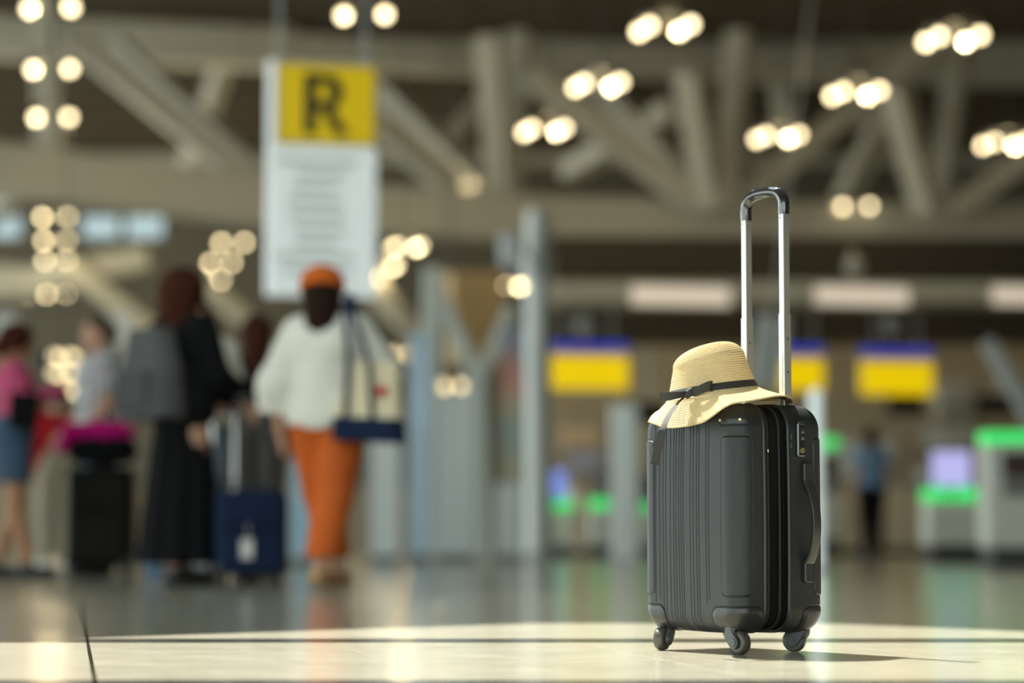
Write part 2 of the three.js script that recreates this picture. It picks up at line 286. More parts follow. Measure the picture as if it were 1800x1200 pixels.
const suitcase = thing('suitcase', 'black ribbed hard-shell cabin suitcase with raised silver handle on sunlit floor', 'suitcase', [CASE.x, 0, -CASE.d], CASE.yaw);
{
  const { hw, y0, y1, zf, zb } = CASE, yc = (y0 + y1) / 2, hy = (y1 - y0) / 2, R1 = 0.055, R2 = 0.042;
  const GF = 0.052, GB = -0.018;                                     // the zip gusset between the shells
  const sOf = (x, z, zEdge, dir) => {                                // distance round the upright edge, 0 at its middle
    const xr = Math.abs(x) - (hw - R2), zr = (z - zEdge) * dir + R2, q = Math.PI / 4 * R2;
    if (xr > 0 && zr > 0) return (Math.atan2(xr, zr) - Math.PI / 4) * R2;
    return zr > 0 ? xr - q : xr > 0 ? q - zr : (zr > xr ? xr - q : q - zr);
  };
  const shellAt = (zEdge, dir, x, y, z) => {
    const bulge = 0.005 * (1 - (x / hw) ** 2) * (1 - ((y - yc) / hy) ** 2), d2 = box2(x, y - yc, hw, hy, R1), wz = (z - zEdge) * dir - bulge + R2, wx = d2 + R2;
    return Math.min(Math.max(wx, wz), 0) + Math.hypot(Math.max(wx, 0), Math.max(wz, 0)) - R2;
  };
  const grooves = [-0.1181, -0.1008, -0.0878, -0.0771, -0.06, -0.0472, -0.0387, -0.0281, -0.0197, -0.0113, 0.0139, 0.0243, 0.0367, 0.045, 0.0700, 0.079];
  const short = new Set([0, 1, 14, 15]);
  const capMask = (s, y) => box2(s + 0.012, y - 0.56, 0.042, 0.061, 0.012), guardMask = (s, y) => box2(s + 0.011, y - 0.03, 0.072, 0.073, 0.022);
  const relief = (x, y, s, ribs) => {
    let r = 0;
    const p = box2(s + 0.008, y - 0.30, 0.037, 0.172, 0.012);
    r += 0.0021 * sstep(0.0016, -0.0016, p) - 0.0012 * Math.exp(-(((p - 0.0015) / 0.0014) ** 2));
    if (ribs && Math.abs(x) < 0.14) for (let k = 0; k < grooves.length; k++) { const u = (x - grooves[k]) / 0.0013; if (u * u < 9) r -= 0.002 * Math.exp(-u * u) * (short.has(k) ? sstep(0.108 + k % 2 * 0.008, 0.112 + k % 2 * 0.008, y) : 1); }
    const gb = guardMask(s, y), gt = ribs ? capMask(s, y) : 1;
    r -= 0.0022 * Math.exp(-((gb / 0.0018) ** 2)); if (x > 0) r -= 0.0018 * Math.exp(-((gt / 0.002) ** 2));
    return r;
  };
  const uvCase = (g, zEdge, dir) => { const p = g.attributes.position, uv = g.attributes.uv; for (let i = 0; i < p.count; i++) uv.setXY(i, sOf(p.getX(i), p.getZ(i), zEdge, dir), p.getY(i)); return g; };
  const front = (x, y, z) => Math.max(shellAt(zf, 1, x, y, z) - relief(x, y, sOf(x, z, zf, 1), true), GF - z);
  const back = (x, y, z) => Math.max(shellAt(zb, -1, x, y, z) - relief(x, y, sOf(x, z, zb, -1), false), z - GB);
  part('front_shell', uvCase(nets(front, [-hw - 0.01, y0 - 0.01, GF - 0.006], [hw + 0.01, y1 + 0.01, zf + 0.016], [0.0011, 0.0021, 0.002]), zf, 1), caseMat, suitcase);
  part('back_shell', uvCase(nets(back, [-hw - 0.01, y0 - 0.01, zb - 0.016], [hw + 0.01, y1 + 0.01, GB + 0.006], [0.002, 0.003, 0.002]), zb, -1), caseMat, suitcase);
  // moulded corner guards at the bottom and riveted ones at the front top
  const guard = (sx, zEdge, dir, top) => {
    const f = (x, y, z) => {
      const s = sOf(x, z, zEdge, dir), sh = shellAt(zEdge, dir, x, y, z), m = (top ? capMask(s, y) : guardMask(s, y)) + 0.0012;
      return Math.max(sh - 0.0006 - Math.min(0.0016, Math.max(0, -m) * 0.15), -(sh + 0.006), m, -x * sx + 0.02);
    };
    const x0 = sx > 0 ? 0.03 : -hw - 0.012, x1 = sx > 0 ? hw + 0.012 : -0.03, ze = dir > 0 ? [0.02, zf + 0.016] : [zb - 0.016, -0.02];
    return part('corner_guard', nets(f, [x0, top ? 0.45 : y0 - 0.012, ze[0]], [x1, top ? y1 + 0.012 : 0.13, ze[1]], 0.002), smoothBlack, suitcase);
  };
  guard(1, zf, 1); guard(-1, zf, 1); guard(1, zb, -1); guard(-1, zb, -1);
  const cap = guard(1, zf, 1, true);
  const rivet = new THREE.SphereGeometry(0.0036, 14, 10).scale(1, 1, 0.5);
  part('rivet', rivet, brass, cap, [0.124, 0.509, zf + 0.0062]); part('rivet', rivet, brass, cap, [0.1725, 0.509, 0.1135], [0, 0.87, 0]);
  // zip gusset with rubber rims and zip tapes
  const outline = (inset) => { const w = hw - inset, h = hy - inset, r = R1 - inset, s = new THREE.Shape(); s.moveTo(-w + r, -h); s.lineTo(w - r, -h); s.absarc(w - r, -h + r, r, -Math.PI / 2, 0); s.lineTo(w, h - r); s.absarc(w - r, h - r, r, 0, Math.PI / 2); s.lineTo(-w + r, h); s.absarc(-w + r, h - r, r, Math.PI / 2, Math.PI); s.lineTo(-w, -h + r); s.absarc(-w + r, -h + r, r, Math.PI, 1.5 * Math.PI); return s; };
  part('gusset', new THREE.ExtrudeGeometry(outline(0.008), { depth: GF - GB + 0.004, bevelEnabled: false, curveSegments: 16 }).translate(0, yc, GB - 0.002), nylon, suitcase);
  const loop = (inset, z, r, name, mat) => { const pts = outline(inset).getPoints(14).map((p) => V(p.x, p.y + yc, z)); pts.pop(); return part(name, new THREE.TubeGeometry(new THREE.CatmullRomCurve3(pts, true, 'chordal'), 260, r, 10, true), mat, suitcase); };
  loop(0.003, GF - 0.001, 0.0048, 'rim', smoothBlack); loop(0.003, GB + 0.001, 0.0048, 'rim', smoothBlack);
  loop(0.0065, GF - 0.013, 0.0036, 'zip', rubber); loop(0.0085, GF - 0.021, 0.0022, 'zip', nylon); loop(0.0065, GB + 0.025, 0.0036, 'zip', rubber); loop(0.0085, GB + 0.014, 0.0026, 'zip', nylon);
  for (const y of [0.474, 0.455]) part('zip_pull', rbox(0.003, 0.012, 0.0045, 0.0012), aluDark, suitcase, [hw + 0.001, y, GB - 0.006], [0, 0, 0.1]);
  part('zip_slider', rbox(0.004, 0.008, 0.004, 0.0015), brass, suitcase, [hw - 0.001, 0.442, GF - 0.012]);
  // combination lock
  const lock = part('lock', rbox(0.012, 0.078, 0.023, 0.005, 4), gloss, suitcase, [hw + 0.003, 0.468, -0.048]);
  part('release_button', rbox(0.009, 0.009, 0.018, 0.003, 3), smoothBlack, lock, [0.002, 0.036, 0]);
  for (const y of [0.018, 0.004]) part('number_dial', new THREE.CylinderGeometry(0.0065, 0.0065, 0.008, 18).rotateX(Math.PI / 2), aluDark, lock, [0.002, y, -0.001]);
  part('keyhole', new THREE.CylinderGeometry(0.0052, 0.0058, 0.003, 20).rotateZ(Math.PI / 2), brass, lock, [0.0068, -0.024, 0]);
  part('key_slot', rbox(0.001, 0.0012, 0.006, 0.0003), aluDark, lock, [0.0085, -0.024, 0]);
  // side carrying handle
  const hz = -0.066, dz = V(0, 0, 1);
  for (const [a, b] of [[0.418, 0.372], [0.203, 0.154]]) part('handle_mount', rbox(0.012, a - b, 0.026, 0.004, 3), smoothBlack, suitcase, [hw + 0.004, (a + b) / 2, hz]);
  part('carry_handle', strap([[hw + 0.004, 0.378, hz], [hw + 0.012, 0.366, hz], [hw + 0.026, 0.335, hz], [hw + 0.034, 0.29, hz], [hw + 0.029, 0.24, hz], [hw + 0.014, 0.207, hz], [hw + 0.004, 0.196, hz]], () => dz, (k) => 0.027 - 0.006 * Math.sin(Math.PI * k), 0.009, 36), std([0.03, 0.03, 0.028], 0.28), suitcase);
  // telescopic handle
  const rx = 0.068, rz = -0.1, sect = (a, b, r) => { const s = new THREE.Shape(); s.moveTo(-a + r, -b); s.lineTo(a - r, -b); s.absarc(a - r, -b + r, r, -Math.PI / 2, 0); s.lineTo(a, b - r); s.absarc(a - r, b - r, r, 0, Math.PI / 2); s.lineTo(-a + r, b); s.absarc(-a + r, b - r, r, Math.PI / 2, Math.PI); s.lineTo(-a, -b + r); s.absarc(-a + r, -b + r, r, Math.PI, 1.5 * Math.PI); return s; };
  const pole = (a, b, r, h0, h1) => new THREE.ExtrudeGeometry(sect(a, b, r), { depth: h1 - h0, bevelEnabled: true, bevelSize: 0.0004, bevelThickness: 0.0004, bevelSegments: 1, curveSegments: 6 }).rotateX(-Math.PI / 2).translate(0, h0, 0);
  part('handle_bezel', rbox(0.2, 0.008, 0.04, 0.0035, 3), smoothBlack, suitcase, [0, y1 - 0.001, rz + 0.004]);
  for (const sx of [-1, 1]) {
    const a = part('outer_tube', pole(0.0092, 0.0118, 0.004, y1 - 0.02, 0.757), alu, suitcase, [sx * rx, 0, rz]);
    part('inner_tube', pole(0.0078, 0.0102, 0.0036, 0.74, 0.992), alu, suitcase, [sx * rx, 0, rz]);
    for (const y of [0.985, 0.976]) part('screw', new THREE.CylinderGeometry(0.0018, 0.0018, 0.0012, 10).rotateX(Math.PI / 2), aluDark, suitcase, [sx * rx - 0.001, y, rz + 0.0104]);
    for (const y of [0.7, 0.625]) part('catch_hole', new THREE.CylinderGeometry(0.0024, 0.0024, 0.0014, 12).rotateZ(Math.PI / 2), aluDark, a, [0.0092, y, 0]);
  }
  const grip = []; const gh = 0.992;
  for (const [x, y] of [[-rx, gh - 0.002], [-rx - 0.0005, gh + 0.012], [-rx + 0.003, gh + 0.030], [-rx + 0.015, gh + 0.042], [-rx + 0.032, gh + 0.047], [-0.016, gh + 0.0495], [0.016, gh + 0.0495], [rx - 0.032, gh + 0.047], [rx - 0.015, gh + 0.042], [rx - 0.003, gh + 0.030], [rx + 0.0005, gh + 0.012], [rx, gh - 0.002]]) grip.push(V(x, y, rz));
  part('grip', new THREE.TubeGeometry(new THREE.CatmullRomCurve3(grip, false, 'centripetal'), 80, 0.0132, 18, false), gloss, suitcase);
  for (const sx of [-1, 1]) part('grip_collar', new THREE.CylinderGeometry(0.0132, 0.0132, 0.012, 20), gloss, suitcase, [sx * rx, gh - 0.002, rz]);
  part('grip_button', rbox(0.024, 0.008, 0.012, 0.003, 3), gloss, suitcase, [-0.03, gh + 0.059, rz]);
  // casters: yaw is the direction in which the wheel trails behind its stem
  const tyre = new THREE.LatheGeometry([[0.010, -0.0122], [0.0205, -0.0122], [0.0243, -0.0098], [0.0258, -0.0045], [0.0258, 0.0045], [0.0243, 0.0098], [0.0205, 0.0122], [0.010, 0.0122]].map(([r, y]) => new THREE.Vector2(r, y)), 44).rotateX(Math.PI / 2);
  const hub = new THREE.CylinderGeometry(0.0145, 0.0145, 0.0262, 30).rotateX(Math.PI / 2), axle = new THREE.CylinderGeometry(0.0085, 0.0095, 0.003, 24).rotateX(Math.PI / 2);
  const tyreMat = std([0.075, 0.068, 0.056], 0.4), hubMat = std([0.025, 0.025, 0.026], 0.3), greyPlastic = std([0.06, 0.064, 0.066], 0.42);
  const armF = union([cone([0, 0.047, 0], [0.0, 0.066, 0], 0.0175, 0.021), cone([0.001, 0.043, 0.006], [0.016, 0.0262, 0.0175], 0.0165, 0.0140), cone([0.004, 0.050, 0], [0.012, 0.0555, 0], 0.012, 0.006)], 0.012);
  const arm = nets((x, y, z) => Math.max(armF(x, y, z), -Math.max(Math.hypot(x - 0.017, y - 0.026) - 0.0282, z - 0.0138), z - 0.0205, -0.0165 - z), [-0.03, 0.008, -0.03], [0.045, 0.095, 0.03], 0.0016);
  for (const [sx, z] of [[1, 0.096], [-1, 0.096], [1, -0.092], [-1, -0.092]]) {
    const which = sx > 0 ? (z > 0 ? 0 : 2) : (z > 0 ? 1 : 3);
    const n = [[-0.80, 0.6], [0.86, 0.50], [-0.45, 0.89], [-0.80, 0.6]][which];                  // world direction the arm faces
    const c = part('caster', arm, greyPlastic, suitcase, [sx * 0.126, 0, z]);
    c.rotation.y = Math.atan2(n[0], n[1]) - CASE.yaw;
    if (which === 1) c.scale.x = -1;
    if (which === 2) c.scale.x = -1;
    part('wheel', tyre, tyreMat, c, [0.017, 0.0262, 0]); part('wheel_hub', hub, hubMat, c, [0.017, 0.0262, 0]); part('axle_cap', axle, greyPlastic, c, [0.017, 0.0262, 0.0208]);
  }
}

// ------------------------------------------------------------------ the straw hat
{
  const c = P(1254, 693, 5.405);
  const hat = thing('sun_hat', 'woven straw sun hat with black ribbon bow lying on the suitcase', 'hat', [c.x, c.y, c.z]);
  hat.rotation.z = 0.135;
  const straw = std([0.97, 0.80, 0.50], 0.75, 0, { map: rep(strawTex, 9, 9), bumpMap: rep(strawBump, 40, 40), bumpScale: 0.0004 });
  // slope of the brim round the head; 0 = right, 90 = towards the eye, 180 = left
  const keys = [[0, 0.6], [45, 0.34], [80, 0.48], [110, 0.95], [140, 1.0], [165, 0.80], [195, 0.66], [240, 0.16], [280, 0.05], [320, 0.34], [360, 0.6]];
  const look = (a) => { a = ((a * 180 / Math.PI) % 360 + 360) % 360; for (let i = 0; i < keys.length - 1; i++) if (a <= keys[i + 1][0]) return keys[i][1] + (keys[i + 1][1] - keys[i][1]) * sstep(keys[i][0], keys[i + 1][0], a); return keys[0][1]; };
  const A = 0.101, B = 0.088, CH = 0.112, L = 0.082, pitchRow = 0.0047;
  // profile: dome, wall, turn, brim
  const prof = [];
  for (let i = 0; i <= 60; i++) { const t = i / 60 * Math.PI / 2; prof.push([0.80 * Math.pow(Math.sin(t), 0.86), CH - 0.042 * (1 - Math.pow(Math.cos(t), 0.9)), 0]); }
  for (let i = 1; i <= 40; i++) { const t = i / 40; prof.push([0.80 + 0.20 * Math.pow(t, 1.1), (CH - 0.042) * (1 - t), 0]); }
  for (let i = 1; i <= 60; i++) prof.push([1, 0, i / 60 * L]);
  const point = (k, a) => {
    const [r, h, b] = prof[k], ca = Math.cos(a), sa = Math.sin(a), sl = look(a), e = Math.min(1, b / 0.012);
    const bb = b * (1 - 0.24 * Math.exp(-(((a - 3.2) / 0.45) ** 2))), ang = sl * (0.35 + 0.65 * e), rr = bb * Math.cos(ang * 0.92), dy = -bb * Math.sin(ang * 0.92);
    const dent = h > 0.02 ? 1 + 0.012 * Math.sin(3 * a + 1) * (h / CH) - 0.03 * Math.exp(-(((a - 1.9) / 0.5) ** 2)) * Math.min(1, h / 0.06) : 1;
    const tilt = h > 0.05 ? (h - 0.05) * 0.20 * ca * r : 0;                                     // crown a little higher to the right
    const wave = 0.0025 * Math.sin(5 * a + 0.7) * (b / L);
    return V(ca * (A * r * dent + rr), h + dy + tilt + wave, sa * (B * r * dent + rr));
  };
  const NA = 220, fine = 6, rows = [], acc = [0];
  for (let k = 1; k < prof.length; k++) acc.push(acc[k - 1] + Math.hypot((prof[k][0] - prof[k - 1][0]) * A, prof[k][1] - prof[k - 1][1], prof[k][2] - prof[k - 1][2]));
  const total = acc[acc.length - 1], NR = Math.round(total / pitchRow * fine);
  const pos = [], uv = [], idx = [], sample = (s, a) => { let k = 1; while (k < acc.length - 1 && acc[k] < s) k++; const t = (s - acc[k - 1]) / (acc[k] - acc[k - 1] || 1); return point(k - 1, a).lerp(point(k, a), Math.min(1, t)); };
  for (let i = 0; i <= NR; i++) {
    const s = i / NR * total, ridge = 0.0016 * Math.abs(Math.sin(Math.PI * s / pitchRow));
    for (let j = 0; j <= NA; j++) {
      const a = j / NA * Math.PI * 2, p = sample(s, a), q1 = sample(Math.min(total, s + 0.002), a), q0 = sample(Math.max(0, s - 0.002), a), ds = q1.sub(q0).normalize();
      const around = V(-Math.sin(a), 0, Math.cos(a)), n = around.cross(ds).multiplyScalar(1).normalize();
      if (n.y < 0 && s > 0.1 + CH) n.negate(); if (s <= 0.1 + CH && n.x * Math.cos(a) + n.z * Math.sin(a) + n.y < 0) n.negate();
      p.addScaledVector(n, ridge + 0.0003 * Math.sin(a * 160 + i)); pos.push(p.x, p.y, p.z); uv.push(a * 0.1, s);
    }
  }
  for (let i = 0; i < NR; i++) for (let j = 0; j < NA; j++) { const a = i * (NA + 1) + j, b = a + NA + 1; idx.push(a, a + 1, b, a + 1, b + 1, b); }
  const g = new THREE.BufferGeometry(); g.setAttribute('position', new THREE.Float32BufferAttribute(pos, 3)); g.setAttribute('uv', new THREE.Float32BufferAttribute(uv, 2)); g.setIndex(idx); g.computeVertexNormals();
  part('straw_body', g, straw, hat);
  const edge = []; for (let j = 0; j < 90; j++) edge.push(point(prof.length - 1, j / 90 * Math.PI * 2));
  part('brim_edge', new THREE.TubeGeometry(new THREE.CatmullRomCurve3(edge, true), 360, 0.0017, 8, true), straw, hat);
  // ribbon, bow and tails
  const rib = std([0.03, 0.03, 0.028], 0.62, 0, { sheen: 0.12, sheenColor: new THREE.Color(0.4, 0.4, 0.38), sheenRoughness: 0.5, bumpMap: rep(clothTex, 90, 90), bumpScale: 0.0003 });
  const band = []; const bp = [], bi = [];
  for (let j = 0; j <= 160; j++) { const a = j / 160 * Math.PI * 2, ca = Math.cos(a), sa = Math.sin(a), dent = 1.0; for (const [h, o] of [[0.0045, 0.0005], [0.0045, 0.0026], [0.012, 0.003], [0.0195, 0.0022], [0.0195, 0]]) { const t = 1 - h / (CH - 0.042), r = 0.80 + 0.2 * Math.pow(t, 1.1); bp.push(ca * (A * r * dent + o), h, sa * (B * r * dent + o)); } }
  for (let j = 0; j < 160; j++) for (let k = 0; k < 4; k++) { const a = j * 5 + k; bi.push(a, a + 1, a + 5, a + 1, a + 6, a + 5); }
  const bg = new THREE.BufferGeometry(); bg.setAttribute('position', new THREE.Float32BufferAttribute(bp, 3)); bg.setIndex(bi); bg.computeVertexNormals();
  bg.setAttribute('uv', new THREE.Float32BufferAttribute(new Float32Array(bp.length / 3 * 2).map((_, i) => (i % 2 ? bp[((i - 1) / 2) * 3 + 1] : Math.floor(i / 10) * 0.0035)), 2));
  part('ribbon_band', bg, rib, hat);
  hat.updateMatrixWorld(true);
  const L_ = (px, py, d) => hat.worldToLocal(P(px, py, d)), up = V(0, 1, 0);
  const k0 = L_(1211, 691, 5.318);
  const bow = part('bow_knot', nets(union([(x, y, z) => ell(x, y, z, 0.0095, 0.0085, 0.007), cone([-0.006, -0.004, 0], [0.006, 0.004, 0.002], 0.006, 0.006)], 0.004), [-0.02, -0.02, -0.02], [0.02, 0.02, 0.02], 0.0012), rib, hat, [k0.x, k0.y, k0.z], [0, 0, 0.3]);
  const dv = (v) => V(...v);
  part('bow_loop', strap([k0, L_(1222, 689, 5.312), L_(1236, 682, 5.306), L_(1249, 677, 5.308), L_(1250, 681, 5.318), L_(1238, 686, 5.322), L_(1222, 690, 5.322), k0], () => dv([0.25, 1, 0.25]), (k) => 0.012 + 0.009 * Math.sin(Math.PI * k), 0.0009, 60), rib, hat);
  part('bow_tail', strap([k0, L_(1200, 693, 5.312), L_(1186, 695, 5.309), L_(1172, 697, 5.312), L_(1160, 697, 5.318)], (k) => dv([0.05, 1, 0.35]), (k) => 0.010 + 0.009 * Math.min(1, k * 1.6), 0.0009, 30), rib, hat);
  part('bow_tail', strap([k0, L_(1204, 697, 5.308), L_(1196, 703, 5.300), L_(1188, 712, 5.290)], () => dv([0.7, 0.7, 0.2]), (k) => 0.010 + 0.002 * k, 0.0009, 20), rib, hat);
  const tailPts = [[1203, 697, 5.306], [1190, 709, 5.292], [1183, 719, 5.278], [1174, 733, 5.262], [1167, 748, 5.25], [1163, 760, 5.247], [1160, 775, 5.252], [1156, 790, 5.262], [1153, 806, 5.272], [1150.5, 816, 5.278]].map((q) => L_(...q));
  part('bow_streamer', strap(tailPts, (k) => dv([1, 0.15, 0.1 + 0.9 * Math.exp(-(((k - 0.35) / 0.2) ** 2))]), (k) => 0.007 + 0.012 * sstep(0, 0.35, k), 0.0009, 70), rib, hat);
  for (let i = 0; i < 5; i++) part('frayed_thread', tube([L_(1147 + i * 1.6, 814 - i * 0.8, 5.276), L_(1147 + i * 1.1, 828, 5.276), L_(1146 + i * 0.9, 842 + (i % 3) * 5, 5.277)], 0.0003, 10, 5), rib, hat);
}

// ------------------------------------------------------------------ people
const skinMat = (t) => std([0.55 * t, 0.31 * t, 0.2 * t], 0.5), hairMat = (c) => std(c, 0.75, 0, { specularIntensity: 0.15 });
function handMesh(wrist, dir, palmN, curl, mirror) {                 // five fingers and a palm on a fine grid, along dir from the wrist
  const y = dir.clone().normalize(), z = palmN.clone().addScaledVector(y, -palmN.dot(y)).normalize(), x = y.clone().cross(z);
  const list = [cone([-0.022, 0.03, 0], [-0.02, 0.085, 0], 0.014, 0.012), cone([0, 0.02, 0], [0, 0.09, 0], 0.017, 0.012), cone([0.02, 0.03, 0], [0.022, 0.082, 0], 0.014, 0.011), cone([0, -0.03, 0], [0, 0.03, 0], 0.024, 0.02)];
  [[-0.027, 0.066], [-0.009, 0.075], [0.010, 0.070], [0.027, 0.055]].forEach(([fx, len], i) => {
    let p = [fx, 0.088 - Math.abs(fx) * 0.25, 0], a = curl * 0.5;
    for (let s = 0; s < 3; s++) { const l = len * [0.45, 0.31, 0.24][s], q = [p[0] + fx * 0.06, p[1] + l * Math.cos(a), p[2] + l * Math.sin(a)]; list.push(cone(p, q, 0.0092 - s * 0.0006, 0.0086 - s * 0.0006)); p = q; a += curl; }
  });
  const m = mirror ? 1 : -1;
  list.push(cone([m * 0.02, 0.02, 0.004], [m * 0.042, 0.05, 0.016], 0.013, 0.0105), cone([m * 0.042, 0.05, 0.016], [m * 0.046, 0.082, 0.03], 0.0105, 0.0085));
  const g = nets(union(list, 0.006), [-0.07, -0.07, -0.035], [0.07, 0.185, 0.11], 0.004);
  g.applyMatrix4(new THREE.Matrix4().makeBasis(x, y, z).setPosition(wrist)); return g;
}
const HEAD = (() => {
  const nose = cone([0, 0.005, 0.084], [0, -0.028, 0.098], 0.008, 0.013), neck = cone([0, -0.2, -0.03], [0, -0.06, -0.015], 0.056, 0.05);
  const f = (x, y, z) => {
    let d = smin(ell(x, y - 0.025, z + 0.012, 0.073, 0.09, 0.093), ell(x, y + 0.03, z - 0.018, 0.058, 0.082, 0.07), 0.03);
    d = smin(d, ell(x, y + 0.085, z - 0.06, 0.022, 0.02, 0.02), 0.03);
    for (const s of [-1, 1]) { d = Math.max(d, -(ell(x - s * 0.03, y - 0.005, z - 0.094, 0.017, 0.011, 0.014) + 0.002)); d = smin(d, ell(x - s * 0.03, y - 0.004, z - 0.08, 0.012, 0.011, 0.011), 0.004); d = smin(d, ell(x - s * 0.074, y + 0.005, z + 0.004, 0.01, 0.03, 0.018), 0.008); d = smin(d, ell(x - s * 0.028, y - 0.024, z - 0.082, 0.02, 0.005, 0.008), 0.008); }
    d = smin(d, nose(x, y, z), 0.01); d = smin(d, ell(x, y + 0.055, z - 0.085, 0.024, 0.005, 0.008), 0.004); d = smin(d, ell(x, y + 0.066, z - 0.083, 0.02, 0.006, 0.008), 0.004);
    return smin(d, neck(x, y, z), 0.03);
  };
  return nets(f, [-0.1, -0.2, -0.125], [0.1, 0.135, 0.13], 0.006);
})();
const mir = (a) => [-a[0], a[1], a[2]];
// joints for a height of 1.65 m, facing +z; x < 0 is the right-hand side of the body
function person(label, px, d, yaw, o) {
  const S = o.h / 1.65, J = { shR: [-0.165, 1.345, 0], elR: [-0.215, 1.08, -0.03], wrR: [-0.225, 0.86, 0.04], shL: [0.165, 1.345, 0], elL: [0.215, 1.08, -0.03], wrL: [0.225, 0.86, 0.04], hipR: [-0.085, 0.9, 0], knR: [-0.09, 0.49, 0.015], anR: [-0.09, 0.09, -0.02], hipL: [0.085, 0.9, 0], knL: [0.09, 0.49, 0.015], anL: [0.09, 0.09, -0.02], head: [0, 1.535, 0.015], ...(o.j || {}) };
  const g = thing('person', label, 'person', [X(px, d), 0, -d], yaw, o.group); g.scale.setScalar(S);
  const skin = Array.isArray(o.skin) ? std(o.skin, 0.5) : skinMat(o.skin ?? 1), toe = (a, f = 1) => [a[0] * 1.15, 0.035, a[2] + 0.15 * f], cell = o.cell ?? 0.014;
  const torso = (e) => [cone([-0.085, 1.27, 0], [0.085, 1.27, 0], 0.1 + e, 0.1 + e), cone([-0.055, 1.09, 0.005], [0.055, 1.09, 0.005], 0.092 + e, 0.092 + e), cone([-0.072, 0.94, -0.005], [0.072, 0.94, -0.005], 0.103 + e, 0.103 + e), cone([-0.125, 1.352, 0], [0.125, 1.352, 0], 0.048 + e * 0.7, 0.048 + e * 0.7)];
  const arm = (s, e) => [cone(J['sh' + s], J['el' + s], 0.048 + e, 0.038 + e), cone(J['el' + s], J['wr' + s], 0.038 + e, 0.026 + e)];
  const leg = (s, e, f = e) => [cone(J['hip' + s], J['kn' + s], 0.088 + e, 0.057 + e), cone(J['kn' + s], J['an' + s], 0.055 + e, 0.038 + f)];
  const foot = (s, e) => cone([J['an' + s][0], J['an' + s][1] - 0.045, J['an' + s][2] - 0.02], toe(J['an' + s]).map((v, i) => (i === 1 ? Math.max(0.032, J['an' + s][1] - 0.055) : v)), 0.036 + e, 0.03 + e);
  const bounds = (() => { const a = Object.values(J); const lo = [0, 1, 2].map((i) => Math.min(...a.map((p) => p[i])) - 0.24), hi = [0, 1, 2].map((i) => Math.max(...a.map((p) => p[i])) + 0.24); lo[1] = -0.02; return [lo, hi]; })();
  const body = union([...torso(0), cone([0, 1.34, -0.005], [0, 1.45, 0], 0.056, 0.05), ...arm('R', 0), ...arm('L', 0), ...leg('R', 0), ...leg('L', 0), foot('R', 0), foot('L', 0)], 0.03);
  const geos = [nets(body, bounds[0], [bounds[1][0], 1.47, bounds[1][2]], cell)];
  const hm = new THREE.Matrix4().makeRotationFromEuler(new THREE.Euler(o.nod ?? 0, o.turn ?? 0, 0, 'YXZ')).setPosition(...J.head); geos.push(HEAD.clone().applyMatrix4(hm));
  for (const s of ['R', 'L']) { const w = V(...J['wr' + s]), dir = o['hand' + s] ? V(...o['hand' + s]) : w.clone().sub(V(...J['el' + s])); geos.push(handMesh(w, dir, o['palm' + s] ? V(...o['palm' + s]) : V(s === 'R' ? 1 : -1, 0, 0.3), o['curl' + s] ?? 0.35, s === 'L')); }
  part('body', mergeGeometries(geos), skin, g);
  for (const s of [-1, 1]) { const e = part('eye', new THREE.SphereGeometry(0.008, 10, 8), std([0.05, 0.035, 0.025], 0.2), g); e.position.copy(V(s * 0.03, 0.005, 0.087).applyMatrix4(hm)); }
  const fold = (x, y, z, k) => k * (Math.sin(x * 38 + y * 13 + z * 20) * 0.5 + Math.sin(y * 34 - x * 17 + z * 31) * 0.5);
  const sleeve = (s, e, t) => {                                       // sleeve that ends t (0..2) of the way down the arm
    const [a, b, c] = ['sh', 'el', 'wr'].map((k) => V(...J[k + s])), end = t <= 1 ? a.clone().lerp(b, t) : b.clone().lerp(c, t - 1), dir = (t <= 1 ? b.clone().sub(a) : c.clone().sub(b)).normalize(), f = union([cone(J['sh' + s], J['el' + s], 0.052 + e * 0.8, 0.042 + e * 1.25), cone(J['el' + s], J['wr' + s], 0.042 + e * 1.25, 0.03 + e * 1.6)], 0.03);
    return (x, y, z) => Math.max(f(x, y, z), t >= 2 ? -1 : Math.max((x - end.x) * dir.x + (y - end.y) * dir.y + (z - end.z) * dir.z, t <= 1 ? -1 : -1));
  };
  if (o.top) {
    const { e = 0.02, hem = 0.9, sl = 0.6, flare = 0, mat, name = 'shirt' } = o.top;
    const list = [...torso(e), ...(sl > 0 ? [sleeve('R', e, sl), sleeve('L', e, sl)] : [])];
    if (flare) list.push(cone([0, 1.2, 0], [0, hem + 0.05, 0], 0.12 + e, 0.12 + e + flare));
    const u = union(list, 0.03), neckline = cone([0, 1.40, 0.02], [0, 1.5, 0.03], 0.066, 0.09);
    part(name, nets((x, y, z) => Math.max(u(x, y, z) + fold(x, y, z, 0.004), hem + 0.015 * Math.sin(x * 21 + z * 9) - y, -neckline(x, y, z)), [bounds[0][0], hem - 0.05, bounds[0][2]], [bounds[1][0], 1.5, bounds[1][2]], cell), mat, g);
  }
  if (o.bottom) {
    const { e = 0.02, end = 0.1, waist = 1.06, wide = 0, mat, name = 'trousers' } = o.bottom;
    const u = union([cone([-0.072, 0.94, -0.005], [0.072, 0.94, -0.005], 0.106 + e, 0.106 + e), cone([-0.05, 1.06, 0], [0.05, 1.06, 0], 0.094 + e, 0.094 + e), ...leg('R', e, e + wide), ...leg('L', e, e + wide)], 0.02);
    part(name, nets((x, y, z) => Math.max(u(x, y, z) + fold(x, y, z, 0.003), end - y, y - waist), [bounds[0][0], end - 0.05, bounds[0][2]], [bounds[1][0], waist + 0.05, bounds[1][2]], cell), mat, g);
  }
